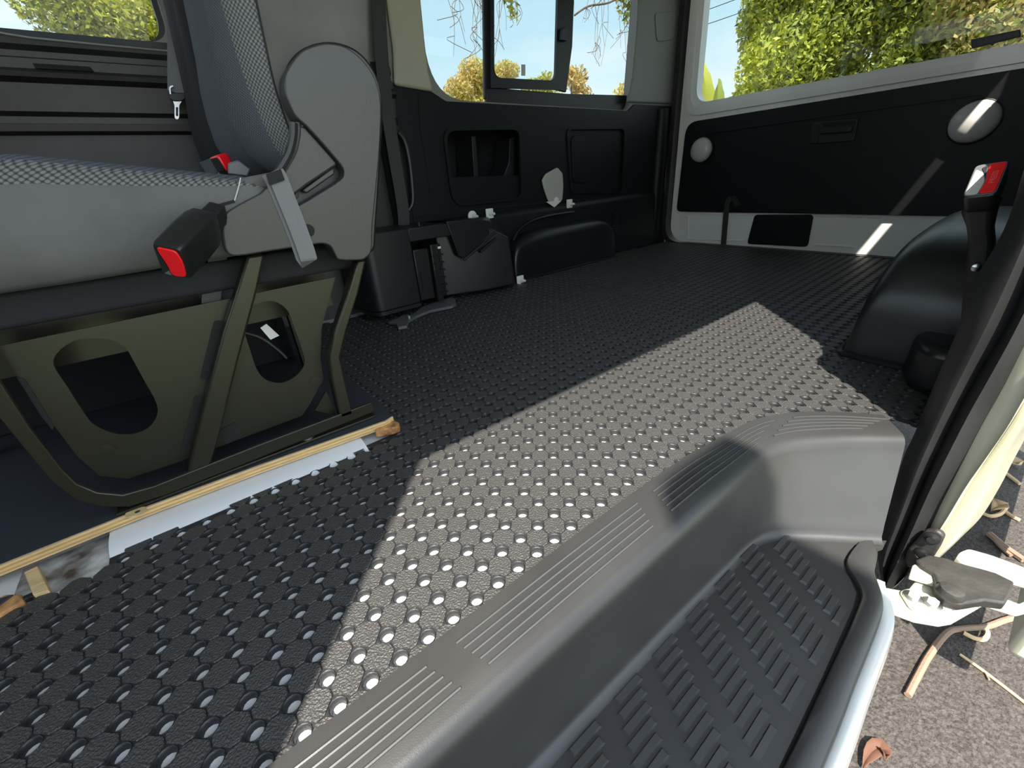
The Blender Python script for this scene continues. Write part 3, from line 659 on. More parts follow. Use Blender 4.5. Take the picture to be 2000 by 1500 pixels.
# pan and frame under the cushion
box('seat_pan', -0.45, 0.28, SY+0.03, SY+0.40, 0.285, 0.325, M['dark_fabric'], se, bevel=0.006)
box('skirt', -0.45, 0.24, SY+0.10, SY+0.106, 0.215, 0.30, M['plate'], se)
box('far_leg', -0.36, -0.33, SY+0.36, SY+0.39, 0.024, 0.29, M['metal'], se)
box('far_leg', 0.20, 0.23, SY+0.36, SY+0.39, 0.024, 0.29, M['metal'], se)
prism('under_strap', ats([(470, 535), (520, 545), (420, 640), (380, 560)], 1, SY+0.06), (0, 0.004, 0), M['belt'], se)
tg_ = pxprism('paper_tag', [(508, 640), (520, 632), (545, 655), (528, 663)], 1, SY+0.09, -0.002, M['whiteplastic'], se)
tube('cable', smooth_curve(ats([(478, 650), (510, 660), (545, 685), (560, 700)], 1, SY+0.085), 4), 0.002, M['belt'], se, 6)

# cushion: loft along x of a (y,z) section
def cushion():
    rows = []; fm = []
    xs = [-0.55, -0.4, -0.25, -0.12, -0.05, 0.02, 0.08, 0.12, 0.15, 0.175, 0.195]
    for x in xs:
        t = (x+0.06)/0.23; tt = max(0, min(1, t))
        zt = 0.455-0.036*tt+(-0.02*max(0, (x-0.15)/0.045)**2)
        zh = zt-0.021*(1-tt)**0.7-0.003
        zb = 0.328+0.006*tt+(0.02*max(0, (x-0.15)/0.045)**2)
        y = SY-0.004
        sec = [(y+0.06, zb), (y+0.02, zb-0.002), (y+0.004, zb+0.006), (y-0.006, zb+0.03), (y-0.010, zb+0.06), (y-0.008, (zb+zh)/2+0.03), (y-0.004, zh), (y-0.002, zh+0.35*(zt-zh)), (y+0.003, zh+0.75*(zt-zh)), (y+0.010, zt), (y+0.03, zt+0.006), (y+0.10, zt+0.002), (y+0.30, zt+0.002), (y+0.37, zt+0.006), (y+0.40, zt-0.02), (y+0.40, zb)]
        rows.append([(x, a, b) for a, b in sec])
    V, F = gridVF(rows); n = len(rows[0])-1
    fm = [1 if 6 <= (i % n) <= 8 else 2 if 9 <= (i % n) <= 13 else 0 for i in range(len(F))]
    n1 = len(rows[0]); last = (len(rows)-1)*n1
    F.append(tuple(range(last, last+n1))); fm.append(0); F.append(tuple(range(n1-1, -1, -1))); fm.append(0)
    return mk('cushion', V, F, [M['fabric'], M['honey'], M['mesh']], se, smooth=True, fm=fm, ang=60)
cu = cushion()
# stitched rear corner of the cushion cover
tube('seam', smooth_curve(ats([(470, 347), (466, 365), (458, 392)], 1, SY-0.0145), 4), 0.0007, M['lens'], cu, 5)
tube('seam', smooth_curve(ats([(415, 405), (440, 398), (458, 393)], 1, SY-0.0140), 4), 0.0018, M['dark_fabric'], cu, 5)
# cover tail tucked behind the plastic
mk('cushion_tail', *prismVF(ats([(468, 348), (520, 338), (552, 332), (580, 360), (590, 385), (560, 400), (516, 385), (470, 420), (455, 400)], 1, SY-0.002), (0, 0.05, 0)), M['fabric_side'], se, bevel=0.008, seg=3)

# backrest: sections by height
def backrest(y0, y1, mats, name, dx, parent):
    rows = []
    for z, xh, xm, xf, xb in ((0.425, .232, .225, .215, .30), (0.44, .228, .215, .195, .33), (0.46, .225, .205, .178, .345), (0.49, .2215, .198, .168, .352), (0.53, .219, .192, .168, .358), (0.57, .221, .190, .172, .365), (0.61, .2235, .190, .180, .373), (0.66, .227, .191, .187, .383), (0.75, .235, .198, .198, .40), (0.88, .25, .212, .214, .42), (1.0, .27, .235, .24, .43)):
        z = z; yw = y1-y0
        sec = [(xb, y0+0.02), (xb-0.01, y0+0.006), (xb-0.06, y0), (xh+0.05, y0+0.001), (xh, y0+0.004), (0.5*(xh+xm), y0+0.012), (xm, y0+0.026), (xf, y0+0.075), (xf+0.004, y0+0.12), (xf+0.012, y0+0.15), (xf+0.014, y1-0.15), (xf+0.004, y1-0.12), (xf-0.002, y1-0.075), (xf+0.006, y1-0.03), (xf+0.03, y1-0.008), (xb-0.02, y1), (xb, y1-0.02)]
        rows.append([(x+dx, y, z) for x, y in sec])
    V, F = gridVF(rows); n = len(rows[0])-1
    fm = [0 if (i % n) < 4 else 1 if (i % n) < 6 else 2 for i in range(len(F))]
    n1 = len(rows[0]); m = len(rows)
    F += [(i*n1+n1-1, i*n1, (i+1)*n1, (i+1)*n1+n1-1) for i in range(m-1)]; fm += [0]*(m-1)
    F.append(tuple(range(n1-1, -1, -1))); fm.append(2); F.append(tuple((m-1)*n1+k for k in range(n1))); fm.append(0)
    return mk(name, V, F, mats, parent, smooth=True, fm=fm, ang=65)
bk = backrest(SY+0.012, SY+0.39, [M['fabric_side'], M['honey'], M['mesh']], 'backrest', 0.0, se)
tube('piping', smooth_curve([(x, SY+0.0145, z) for z, x in ((0.44, .229), (0.49, .2225), (0.53, .220), (0.57, .222), (0.61, .2245), (0.66, .228), (0.75, .236))], 3), 0.0012, M['dark_fabric'], bk, 5)
tube('crease', smooth_curve([(x, SY+0.012+0.158, z) for z, x in ((0.50, .181), (0.57, .185), (0.66, .20), (0.75, .211), (0.9, .229))], 3), 0.0016, M['dark_fabric'], bk, 5)
s2 = empty('van_seat', (0.05, 1.0, 0.022), 'dark backrest of the second seat beside the window belt', 'seat')
backrest(SY+0.40, SY+0.72, [M['dark_fabric'], M['dark_fabric'], M['dark_fabric']], 'backrest', -0.002, s2)
box('cushion', -0.5, 0.19, SY+0.42, SY+0.74, 0.32, 0.40, M['dark_fabric'], s2, bevel=0.02, seg=3)
box('frame', -0.45, 0.20, SY+0.46, SY+0.70, 0.024, 0.32, M['dark_fabric'], s2)

# recliner side cover
CY = SY-0.022
cov = [(556, 160), (560, 138), (585, 103), (612, 89), (642, 84), (675, 91), (705, 113), (728, 143), (740, 175), (745, 215), (742, 290), (735, 370), (728, 440), (726, 488), (716, 503), (704, 508), (664, 508), (655, 498), (646, 482), (630, 476), (600, 480), (520, 492), (468, 500), (448, 497), (438, 480), (434, 440), (440, 418), (470, 398), (508, 378), (520, 368), (540, 362), (562, 400), (582, 402), (630, 374), (664, 352), (672, 340), (668, 326), (652, 306), (626, 276), (598, 246), (578, 228), (566, 205), (558, 182)]
cov = [tuple(p) for p in smooth_curve([Vector(p) for p in cov], 3, True)]
pxprism('side_cover', cov, 1, CY, 0.034, M['cover'], se, bevel=0.007, seg=3)
pxprism('cover_back', [tuple(p) for p in smooth_curve([Vector(p) for p in [(558, 160), (566, 120), (595, 92), (642, 80), (690, 92), (724, 124), (744, 168), (749, 220), (746, 290), (736, 440), (730, 490), (700, 490), (600, 470), (545, 470), (530, 400), (535, 365), (548, 335), (572, 290), (575, 232)]], 4, True)], 1, CY+0.026, 0.018, M['buckle'], se, bevel=0.004)
pxprism('pivot_cover', [(583, 244), (596, 246), (656, 314), (660, 322), (600, 362), (570, 385), (552, 352), (548, 335), (572, 300), (582, 268)], 1, CY+0.008, 0.016, M['cover'], se, bevel=0.003)
pxprism('lever_slot', [(590, 372), (652, 326), (654, 340), (600, 378)], 1, CY+0.012, 0.012, M['cover'], se, bevel=0.002)
tube('lever_gap', ats([(588, 360), (655, 321)], 1, CY+0.0095), 0.0014, M['groove'], se, 6)
for k, (off, rr, mm) in enumerate(((0, 0.0055, 'buckle'), (9, 0.004, 'cover'), (17, 0.0035, 'buckle'))):
    tube('recliner_track', smooth_curve(ats([(574+off, 240), (573+off, 268), (565+off, 300), (548+off, 330), (538+off, 346)], 1, CY+0.010+0.001*k), 4), rr, M[mm], se, 8)
lathe('cover_hole', [(0.0085, 0), (0.0085, 0.0008), (0.004, 0.001)], at(602, 450, 1, CY-0.0002), (0, -1, 0), M['groove'], se, 16)
# pull loop of grey webbing
lp = smooth_curve(ats([(536, 336), (545, 352), (560, 390), (580, 440), (598, 490), (603, 508)], 1, CY-0.006), 4)
lp2 = [Vector((p.x-0.004, p.y+0.006, p.z)) for p in reversed(lp)]
wv = Vector(at(612, 490, 1, CY))-Vector(at(582, 505, 1, CY))
ribbon('pull_loop', lp+[Vector(at(601, 513, 1, CY-0.002))]+lp2[2:], wv*0.95, 0.0022, M['webbing'], se)
pxprism('loop_stitching', [(519, 340), (548, 330), (556, 352), (527, 362)], 1, CY-0.008, -0.0012, M['dark_fabric'], se)

# side buckle with red release button
def oriented(R, c):
    return Matrix.Translation(Vector(c)) @ Matrix(R).to_4x4()
T = oriented([[0.811, 0.582, 0.059], [-0.4833, 0.7234, -0.4931], [-0.3296, 0.3714, 0.868]], (0.0667, 0.3513, 0.362))
a, b, c = 0.0134, 0.044, 0.0205
def rsec(a, c, r=0.3):
    return rpoly([(-a, -c), (a, -c), (a, c), (-a, c)], min(a, c)*r, 3)
rows = []
for yy, s in ((-b, 0.90), (-b+0.004, 0.98), (-b+0.012, 1.0), (0.0, 1.04), (b*.55, 1.02), (b*.85, 0.90), (b, 0.70)):
    rows.append([T @ Vector((p[0]*s, yy, p[1]*s)) for p in rsec(a*1.05, c)]); rows[-1].append(rows[-1][0])
V, F = gridVF(rows); n = len(rows[0]); F.append(tuple(range(n-2, -1, -1))); F.append(tuple(range((len(rows)-1)*n, len(rows)*n-1)))
bu = mk('seat_belt_buckle', V, F, M['buckle'], se, smooth=True, ang=45)
q = [(0.0105, -0.0165), (-0.003, -0.018), (-0.0045, -0.004), (-0.0075, 0.006), (-0.0095, 0.0165), (0.0088, 0.0165), (0.0118, 0.006), (0.0118, -0.008)]
V, F = prismVF([(x, -b-0.0018, z) for x, z in rpoly(q, 0.004, 3)], (0, 0.004, 0)); mk('release_button', [T @ v for v in V], F, M['red'], bu, bevel=0.0008)
V, F = prismVF([(x, -b-0.0006, z) for x, z in [(-0.0112, -0.0165), (-0.005, -0.018), (-0.0065, -0.004), (-0.0095, 0.006), (-0.0115, 0.014)]], (0, 0.002, 0)); mk('tongue_slot', [T @ v for v in V], F, M['groove'], bu)
V, F = prismVF([(x, -b-0.0012, z) for x, z in [(-0.0105, -0.0172), (-0.0040, -0.0180), (-0.0050, -0.012)]], (0, 0.002, 0)); mk('buckle_guide', [T @ v for v in V], F, M['greymetal'], bu)
V, F = prismVF([(x, b-0.004, z) for x, z in [(-0.009, -0.012), (0.009, -0.012), (0.009, 0.012), (-0.009, 0.012)]], (0, 0.03, 0)); mk('buckle_stalk', [T @ v for v in V], F, M['buckle'], bu, bevel=0.002)
ribbon('buckle_webbing', smooth_curve(ats([(420, 470), (425, 520), (415, 560), (412, 600)], 1, SY+0.04), 3), (0.022, 0, 0), 0.003, M['belt'], se)
# second buckle between the seats
c0 = Vector(at(424, 318, 1, SY+0.16))
T2 = Matrix.Translation(c0) @ Matrix.Rotation(-0.25, 4, 'Y') @ Matrix.Rotation(0.5, 4, 'Z')
V, F = boxVF(-0.018, 0.018, -0.012, 0.012, -0.07, 0.005); bu2 = mk('seat_belt_buckle', [T2 @ v for v in V], F, M['buckle'], se, bevel=0.004, seg=3)
V, F = boxVF(-0.003, 0.016, -0.0135, 0.010, -0.015, 0.009); mk('release_button', [T2 @ v for v in V], F, M['red'], bu2, bevel=0.003)
V, F = boxVF(-0.0165, -0.0045, -0.013, 0.008, -0.012, 0.0062); mk('tongue_slot', [T2 @ v for v in V], F, M['groove'], bu2)
V, F = boxVF(-0.0185, -0.0165, -0.013, 0.011, -0.012, 0.0070); mk('buckle_rim', [T2 @ v for v in V], F, M['chrome'], bu2)
pxprism('belt_guide', [(446, 318), (466, 312), (490, 330), (484, 345), (446, 340)], 1, SY+0.12, 0.01, M['greymetal'], se, bevel=0.002)

# ================================================================ UNSEEN BOARD ADDED TO SHADE THE STEP
ev = empty('added_shade', (-1.6, -1.5, GZ), 'flat timber board on posts added out of view to shade the step', 'sun shade')
box('shade_board', -3.2, -0.40, -1.385, -1.125, 2.37, 2.43, M['ply_a'], ev)
box('post', -3.1, -3.0, -1.42, -1.32, GZ, 2.37, M['ply_b'], ev)
box('post', -2.2, -2.1, -1.42, -1.32, GZ, 2.37, M['ply_b'], ev)
prism('shade_knob', [(x, -1.125, z) for x, z in rpoly([(-0.60, 2.38), (-0.41, 2.38), (-0.41, 2.57), (-0.60, 2.57)], 0.04, 5)], (0, -0.10, 0), M['greymetal'], ev)  # added block, shaped to cast the rounded shadow on the tread

# ================================================================ SEAT BELTS
sb = empty('seat_belt', at(347, 200, 1, 1.16), 'grey seat belt with steel tongue hanging by the forward side window', 'seat belt', 'seat belts on the far wall')
ribbon('belt_webbing', ats([(346, -60), (346, 0), (346, 90), (346, 182)], 1, 1.16), (0.036, 0, 0), 0.002, mat('grey belt webbing', (0.17, 0.17, 0.19), 0.55, bump=0.3, bscale=200), sb)
tp = pxprism('tongue_cover', [(331, 181), (364, 181), (362, 193), (356, 197), (338, 197), (332, 192)], 1, 1.152, 0.014, M['buckle'], sb, r=0.004, bevel=0.003)
to_ = to2(ats([(337, 195), (357, 195), (350, 205), (350, 230), (346, 234), (341, 230), (341, 206)], 1, 1.157), 1)
ti_ = rpoly(to2(ats([(343.5, 209), (348, 209), (347.8, 227), (343.8, 227)], 1, 1.157), 1), 0.002, 3)
plate('tongue', rpoly(to_, 0.003, 3), [ti_], 1, 1.157, 0.003, M['chrome'], sb)
tube('tongue_loop', smooth_curve(ats([(333, 184), (332, 172), (338, 168)], 1, 1.152), 3), 0.0022, M['chrome'], sb, 6)
tube('tongue_loop', smooth_curve(ats([(362, 184), (366, 173), (360, 168)], 1, 1.152), 3), 0.0022, M['chrome'], sb, 6)
o = ribbon('seat_belt', smooth_curve(ats([(738, -40), (742, 60), (752, 180), (768, 290), (786, 400), (789, 440)], 1, 1.19), 4), (0.042, 0.0, 0.006), 0.002, M['belt'])
tag(o, 'dark seat belt running down behind the seat into the storage cover', 'seat belt', 'seat belts on the far wall')
# guide loop behind that belt
o = tube('grab_bar', smooth_curve(ats([(778, 258), (790, 275), (799, 310), (805, 360), (806, 395), (798, 412)], 1, 1.215), 5), 0.007, M['black_plastic']); tag(o, 'black curved grab bar on the far wall behind the belt', 'handle')

# ================================================================ STORAGE COVER ON THE FAR SIDE
bx = empty('storage_cover', (0.78, 1.12, 0.0), 'black plastic jack cover box along the far wall by the belt', 'storage box')
pl_ = rpoly([(0.47, 1.235), (0.48, 1.08), (0.505, 1.045), (0.655, 1.05), (0.655, 1.235)], [0, 0.04, 0.03, 0.004, 0], 6)
prism('bin_body', [(a, b, 0.034) for a, b in pl_], (0, 0, 0.242), M['black_plastic'], bx, bevel=0.003)
prism('bin_base', [(a, b-0.004, 0.022) for a, b in pl_], (0, 0, 0.012), M['black_plastic'], bx)
box('top_bar', 0.653, 0.87, 1.052, 1.235, 0.234, 0.276, M['black_plastic'], bx, bevel=0.003)
box('niche_back', 0.655, 0.80, 1.20, 1.21, 0.0, 0.24, M['groove'], bx)
pr = [(0.80, 1.235), (0.775, 1.105), (0.91, 1.058), (1.062, 1.030), (1.10, 1.10), (1.10, 1.235)]
zt = {0: .276, 1: .276, 2: .276, 3: .20, 4: .20, 5: .262}
V = [(a, b, 0.018) for a, b in pr]+[(a+(-.02 if i in (3, 4) else 0), b, zt[i]) for i, (a, b) in enumerate(pr)]
# break the top edge of the slanted end
F = [(5, 4, 3, 2, 1, 0), (0, 1, 7, 6), (1, 2, 8, 7), (2, 3, 9, 8), (3, 4, 10, 9), (4, 5, 11, 10), (5, 0, 6, 11), (6, 7, 8), (6, 8, 11), (8, 9, 10), (8, 10, 11)]
mk('angled_body', V, F, M['black_plastic'], bx, bevel=0.006, seg=3)
lid = [(872, 433), (930, 428), (956, 431), (964, 450), (906, 505), (896, 500)]
pxprism('lid_panel', lid, 1, 1.046, 0.03, M['black_plastic'], bx, bevel=0.002)
tube('lid_lip', ats([(906, 508), (936, 482), (966, 454)], 1, 1.043), 0.0045, M['black_plastic'], bx, 8)
pxprism('lid_slot', [(938, 490), (968, 464), (971, 468), (941, 494)], 1, 1.036, 0.02, M['groove'], bx)
for u, v in ((819, 437), (908, 433)): lathe('peg', [(0.003, 0), (0.003, 0.012), (0.001, 0.014)], at(u, v+5, 1, 1.09), (0, 0, 1), M['black_plastic'], bx, 8)
# jack in the niche
jk = empty('bottle_jack', (0.72, 1.10, 0.0), 'black ribbed jack block standing in the storage cover niche', 'jack')
box('jack_body', 0.668, 0.726, 1.075, 1.16, 0.03, 0.205, M['buckle'], jk, bevel=0.004)
box('jack_plate', 0.728, 0.752, 1.060, 1.15, 0.02, 0.215, M['buckle'], jk, bevel=0.003)
box('jack_plate', 0.754, 0.772, 1.070, 1.15, 0.03, 0.212, M['black_plastic'], jk, bevel=0.003)
for k in range(6): box('jack_rib', 0.730, 0.772, 1.056, 1.066, 0.045+0.026*k, 0.050+0.026*k, M['buckle'], jk)
box('jack_slot', 0.757, 0.767, 1.064, 1.068, 0.13, 0.20, M['groove'], jk)
box('jack_slot', 0.682, 0.700, 1.072, 1.076, 0.06, 0.13, M['groove'], jk)
box('jack_mark', 0.757, 0.769, 1.0630, 1.0655, 0.197, 0.204, M['whiteplastic'], jk)
# lever on the floor
lv = empty('latch_lever', at(830, 612, 2, 0.002), 'grey painted steel latch lever lying on the mat before the storage cover', 'lever')
lo = [(757, 628), (775, 622), (785, 616), (805, 614), (822, 600), (850, 590), (880, 580), (889, 583), (891, 592), (884, 597), (840, 606), (815, 616), (798, 626), (795, 636), (777, 639), (773, 630)]
pxprism('lever_arm', lo, 2, 0.012, -0.010, M['greymetal'], lv, bevel=0.002)
c = at(799, 620, 2, 0.012); lathe('lever_pin', [(0.007, 0), (0.007, 0.006), (0.003, 0.009)], c, (0, 0, 1), M['chrome'], lv, 12)

# ================================================================ WHEEL ARCHES
def archmesh(name, x0, x1, y_in, y_wall, h, label, group, px=0.9, slope=0.03, rim=True, nx=28, rf=0.05, expo=3.2, expo0=None):
    """bulging cover against a side wall; y_in is the inner face at the floor"""
    e_ = empty(name, ((x0+x1)/2, y_wall, 0), label, 'wheel arch', group)
    rows = []; sgn = 1 if y_wall > y_in else -1
    for i in range(nx+1):
        t = i/nx; s = -math.cos(math.pi*t)          # dense at the ends
        x = (x0+x1)/2+(x1-x0)/2*s
        ex = expo0 if (expo0 and s < 0) else expo
        hh = h*max(0.0, 1-abs(s)**ex)**(1/ex)
        r = []
        # section: up the inner face, fillet, across the top to the wall
        yo = y_in+sgn*0.02*(1-max(0, 1-abs(s)**6)**(1/6))
        for f, g_ in ((0, 0), (0.04, 0.0), (0.3, 0.12), (0.6, 0.25), (0.78, 0.38), (0.88, 0.55), (0.95, 0.85), (0.985, 1.2), (1.0, 1.7), (1.005, 2.6)):
            r.append((x, yo+sgn*g_*slope*max(0.25, min(1.0, hh/h)), hh*min(f, 1.0)))
        r.append((x, y_wall, hh)); rows.append(r)
    mk('arch_shell', *gridVF(rows), M['arch'], e_, smooth=True, ang=75)
    return e_
ar = archmesh('wheel_arch', 1.145, 1.80, 1.128, YF-0.045, 0.192, 'low black wheel arch cover against the far wall', 'wheel arch covers', slope=0.03, expo=5.5, expo0=4.0)
tube('arch_bead', smooth_curve(ats([(1002, 470), (1015, 448), (1042, 430), (1080, 420), (1120, 414)], 1, YF-0.055), 5), 0.006, M['arch'], ar, 8)
tube('arch_flange', smooth_curve([(1.14, 1.124, 0.004), (1.3, 1.122, 0.004), (1.6, 1.122, 0.004), (1.80, 1.124, 0.004)], 3), 0.004, M['arch'], ar, 6)
an = archmesh('wheel_arch', 1.125, 1.95, -0.035, -0.279, 0.262, 'tall rounded black wheel arch cover beside the door opening', 'wheel arch covers', slope=0.05, expo=2.6, expo0=3.6)
tube('arch_flange', smooth_curve([(1.118, -0.275, 0.006), (1.120, -0.12, 0.006), (1.124, -0.06, 0.006), (1.15, -0.034, 0.006), (1.35, -0.030, 0.006), (1.9, -0.032, 0.006)], 4), 0.006, M['arch'], an, 6)
prism('arch_foot', [(x, y, 0.0) for x, y in rpoly([(1.02, -0.275), (1.02, -0.175), (1.10, -0.145), (1.18, -0.16), (1.18, -0.275)], 0.03, 5)], (0, 0, 0.085), M['arch'], an, bevel=0.014, seg=3)

# ================================================================ CLIPS AND SMALL PARTS ON THE FAR WALL
def clip(u, v, y, rnd_, lab):
    e_ = empty('panel_clip', at(u, v, 1, y), lab, 'clip', 'white panel clips')
    c = Vector(at(u, v, 1, y))
    if rnd_: lathe('clip_base', [(0.020, 0), (0.020, 0.004), (0.012, 0.008)], c, (0, -1, 0), M['whiteplastic'], e_, 16)
    else: box('clip_base', c.x-0.018, c.x+0.018, c.y-0.008, c.y, c.z-0.019, c.z+0.019, M['whiteplastic'], e_, bevel=0.003)
    d = (0.35, -1, -0.05)
    lathe('clip_pin', [(0.009, 0.004), (0.009, 0.014), (0.0055, 0.016), (0.0055, 0.026), (0.003, 0.030)], c, d, M['whiteplastic'], e_, 10)
clip(922, 422, YF-0.026, True, 'round white clip above the storage cover on the wall ledge')
clip(955, 417, YF-0.026, False, 'square white clip next to the round clip on the ledge')
clip(1111, 398, YF-0.026, False, 'square white clip beside the grey anchor plate')
clip(1015, 547, 1.10, False, 'white clip at floor level between storage cover and wheel arch')
ap = empty('anchor_plate', at(1080, 370, 1, YF-0.014), 'pale grey teardrop anchor plate on the far wall panel', 'bracket')
pxprism('plate_body', [(1056, 352), (1063, 340), (1086, 327), (1096, 338), (1098, 362), (1096, 390), (1082, 404), (1070, 396), (1061, 372)], 1, YF-0.0125, -0.012, mat('pale grey moulded plate', (0.40, 0.40, 0.37), 0.5), ap, r=0.008, bevel=0.006, seg=3)
lathe('plate_screw', [(0.013, 0), (0.013, 0.004), (0.006, 0.006)], at(1086, 391, 1, YF-0.0245), (0, -1, 0), M['whiteplastic'], ap, 12)
pxprism('plate_foot', [(1066, 394), (1096, 392), (1082, 405)], 1, YF-0.0246, -0.003, M['whiteplastic'], ap)

# ================================================================ DOOR JAMB
def jcurve(px, x): return smooth_curve([Vector(at(u, v, 0, x)) for u, v in px], 5)
Lp = [(2040, 190), (2000, 330), (1960, 450), (1897, 560), (1868, 650), (1833, 730), (1787, 845), (1766, 890), (1738, 980), (1713, 1052), (1716, 1100), (1726, 1142)]
Kp = [(2075, 250), (2032, 390), (1990, 500), (1935, 620), (1890, 710), (1850, 790), (1806, 885), (1785, 935), (1757, 1010), (1732, 1075), (1724, 1110), (1727, 1140)]
Mp = [(2100, 280), (2060, 410), (2015, 530), (1965, 640), (1916, 720), (1878, 790), (1828, 890), (1803, 945), (1772, 1020), (1746, 1080), (1732, 1118), (1730, 1143)]
Qp = [(2140, 300), (2090, 430), (2040, 550), (1990, 650), (1940, 745), (1900, 815), (1848, 915), (1822, 965), (1790, 1035), (1760, 1098), (1742, 1130), (1735, 1145)]
Rp = [(2160, 310), (2110, 440), (2060, 555), (2008, 660), (1960, 755), (1915, 835), (1866, 930), (1838, 985), (1805, 1055), (1775, 1110), (1755, 1140), (1742, 1150)]
LL, KK, MM, QQ, RR = jcurve(Lp, 0.885), jcurve(Kp, 0.848), jcurve(Mp, 0.872), jcurve(Qp, 0.848), jcurve(Rp, 0.868)
jb = empty('door_seal', (0.87, -0.25, -0.2), 'black rubber door seal strip down the rear edge of the opening', 'door seal')
def between(A, B, t, bulge=0.0): return [a.lerp(b, t)+Vector((-bulge, 0, 0)) for a, b in zip(A, B)]
back = [p+Vector((0.10, 0.0, 0)) for p in LL]
mk('inner_lip', *gridVF([list(r) for r in zip(back, LL, between(LL, KK, .35, .006), between(LL, KK, .75, .006), KK, between(KK, MM, .5, .002), MM)]), M['seal'], jb, smooth=True, ang=70)
mk('outer_lip', *gridVF([list(r) for r in zip(MM, between(MM, QQ, .3, .010), between(MM, QQ, .7, .012), QQ, between(QQ, RR, .5, .004), RR)]), M['seal'], jb, smooth=True, ang=70)
# white body flange outside the seal
O = [(2300, 480), (2230, 600), (2160, 690), (2090, 760), (2030, 805), (1990, 850), (1952, 918), (1925, 972), (1888, 1033), (1850, 1072), (1830, 1092), (1815, 1106)]
Fp = [(2230, 400), (2170, 520), (2110, 620), (2050, 700), (2002, 775), (1965, 838), (1915, 910), (1884, 955), (1845, 1020), (1808, 1075), (1785, 1108), (1768, 1128)]
FF = jcurve(Fp, 0.845); OO = jcurve(O, 0.90)
o = mk('trim_2', *gridVF([list(r) for r in zip(RR, between(RR, FF, .5, .0), between(RR, FF, .85, -.004), FF, between(FF, OO, .15, -.022), between(FF, OO, .35, -.006), between(FF, OO, .7, .016), between(FF, OO, .9, .012), OO, [p+Vector((0.05, -0.01, 0)) for p in OO])]), M['cream'], smooth=True, ang=75); struct(o, 'white painted body flange outside the door seal')
# pillar behind the seal
o = box('trim_3', 0.93, 0.97, -0.298, -0.235, -0.10, 1.30, M['black_trim']); struct(o, 'black pillar behind the door seal')

# ================================================================ BUCKLE BY THE JAMB
T = oriented([[-0.0395, 0.7102, 0.7028], [-0.9908, -0.1189, 0.0646], [0.1295, -0.6938, 0.7084]], (0.9938, -0.1733, 0.3421))
a, b, c = 0.0170, 0.0172, 0.0294
bk2 = empty('belt_buckle', (1.0, -0.17, 0.0), 'black seat belt buckle with red and clear face beside the door jamb', 'buckle')
rows = []
for yy, s in ((-b+0.0005, 0.93), (-b+0.002, 0.99), (-b+0.006, 1.0), (b*.6, 0.98), (b, 0.94), (b+0.006, 0.80)):
    rows.append([T @ Vector((p[0]*s, yy, p[1]*s)) for p in rsec(a, c, .45)]); rows[-1].append(rows[-1][0])
V, F = gridVF(rows); n = len(rows[0]); F.append(tuple(range(n-2, -1, -1))); F.append(tuple(range((len(rows)-1)*n, len(rows)*n-1)))
bb = mk('buckle_body', V, F, M['buckle'], bk2, smooth=True, ang=45)
def face(name, pts, y0, th, m, r=0.003):
    V, F = prismVF([(x, y0, z) for x, z in rpoly(pts, r, 3)], (0, th, 0)); return mk(name, [T @ v for v in V], F, m, bb, bevel=0.0006)
face('face_rim', [(-0.0160, -0.0272), (0.0160, -0.0272), (0.0160, 0.0272), (-0.0160, 0.0272)], -b-0.0004, 0.003, M['greymetal'], 0.006)
face('release_button', [(-0.0010, -0.0260), (0.0145, -0.0250), (0.0150, 0.0250), (-0.0012, 0.0255), (-0.0012, 0.012), (0.0012, -0.004)], -b-0.0022, 0.004, M['red'])
face('clear_slot', [(-0.0150, -0.0255), (-0.0022, -0.0262), (0.0000, -0.004), (-0.0050, 0.012), (-0.0140, 0.0190)], -b-0.0012, 0.003, M['clearlens'])
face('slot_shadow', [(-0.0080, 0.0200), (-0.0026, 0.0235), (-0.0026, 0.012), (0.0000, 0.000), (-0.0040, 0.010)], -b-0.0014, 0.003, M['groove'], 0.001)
# raised lettering on the button
fc = bpy.data.curves.new('press_text', 'FONT'); fc.body = 'PRESS'; fc.size = 0.0085; fc.align_x = 'CENTER'; fc.align_y = 'CENTER'; fc.extrude = 0.0002
ft = bpy.data.objects.new('press_text', fc); COL.objects.link(ft)
dg = bpy.context.evaluated_depsgraph_get(); tm = bpy.data.meshes.new_from_object(ft.evaluated_get(dg)); bpy.data.objects.remove(ft)
Tt = T @ Matrix.Translation((0.0078, -b-0.0024, 0.0)) @ Matrix.Rotation(math.pi/2, 4, 'X') @ Matrix.Rotation(math.pi/2, 4, 'Z')
tm.transform(Tt); tm.materials.clear(); tm.materials.append(mat('paler red print', (0.80, 0.12, 0.12), 0.4))
to3_ = bpy.data.objects.new('press_lettering', tm); COL.objects.link(to3_); put(to3_, bb)
# tapering stalk down to the pillar
S0 = T @ Vector((0, b, -0.004)); 
stk = [S0, S0+Vector((0.006, 0.0, -0.02)), Vector(at(1918, 470, 0, 1.02)), Vector(at(1912, 520, 0, 1.02)), Vector(at(1905, 580, 0, 1.02)), Vector(at(1900, 660, 0, 1.02))]
rows = []
for p, wx, wy in zip(smooth_curve(stk, 2), [0.019, 0.019, 0.018, 0.017, 0.015, 0.0135, 0.012, 0.011, 0.010, 0.010, 0.010], [0.018]*3+[0.014]*8):
    rows.append([(p.x+c_*wx, p.y+s_*wy, p.z) for c_, s_ in rpoly([(-1, -1), (1, -1), (1, 1), (-1, 1)], .5, 3)]); rows[-1].append(rows[-1][0])
mk('buckle_stalk', *gridVF(rows), M['buckle'], bk2, smooth=True, ang=50)
lathe('stalk_bolt', [(0.006, 0), (0.006, 0.004), (0.003, 0.006)], at(1906, 522, 0, 1.0), (-1, -.3, 0), M['chrome'], bk2, 10)

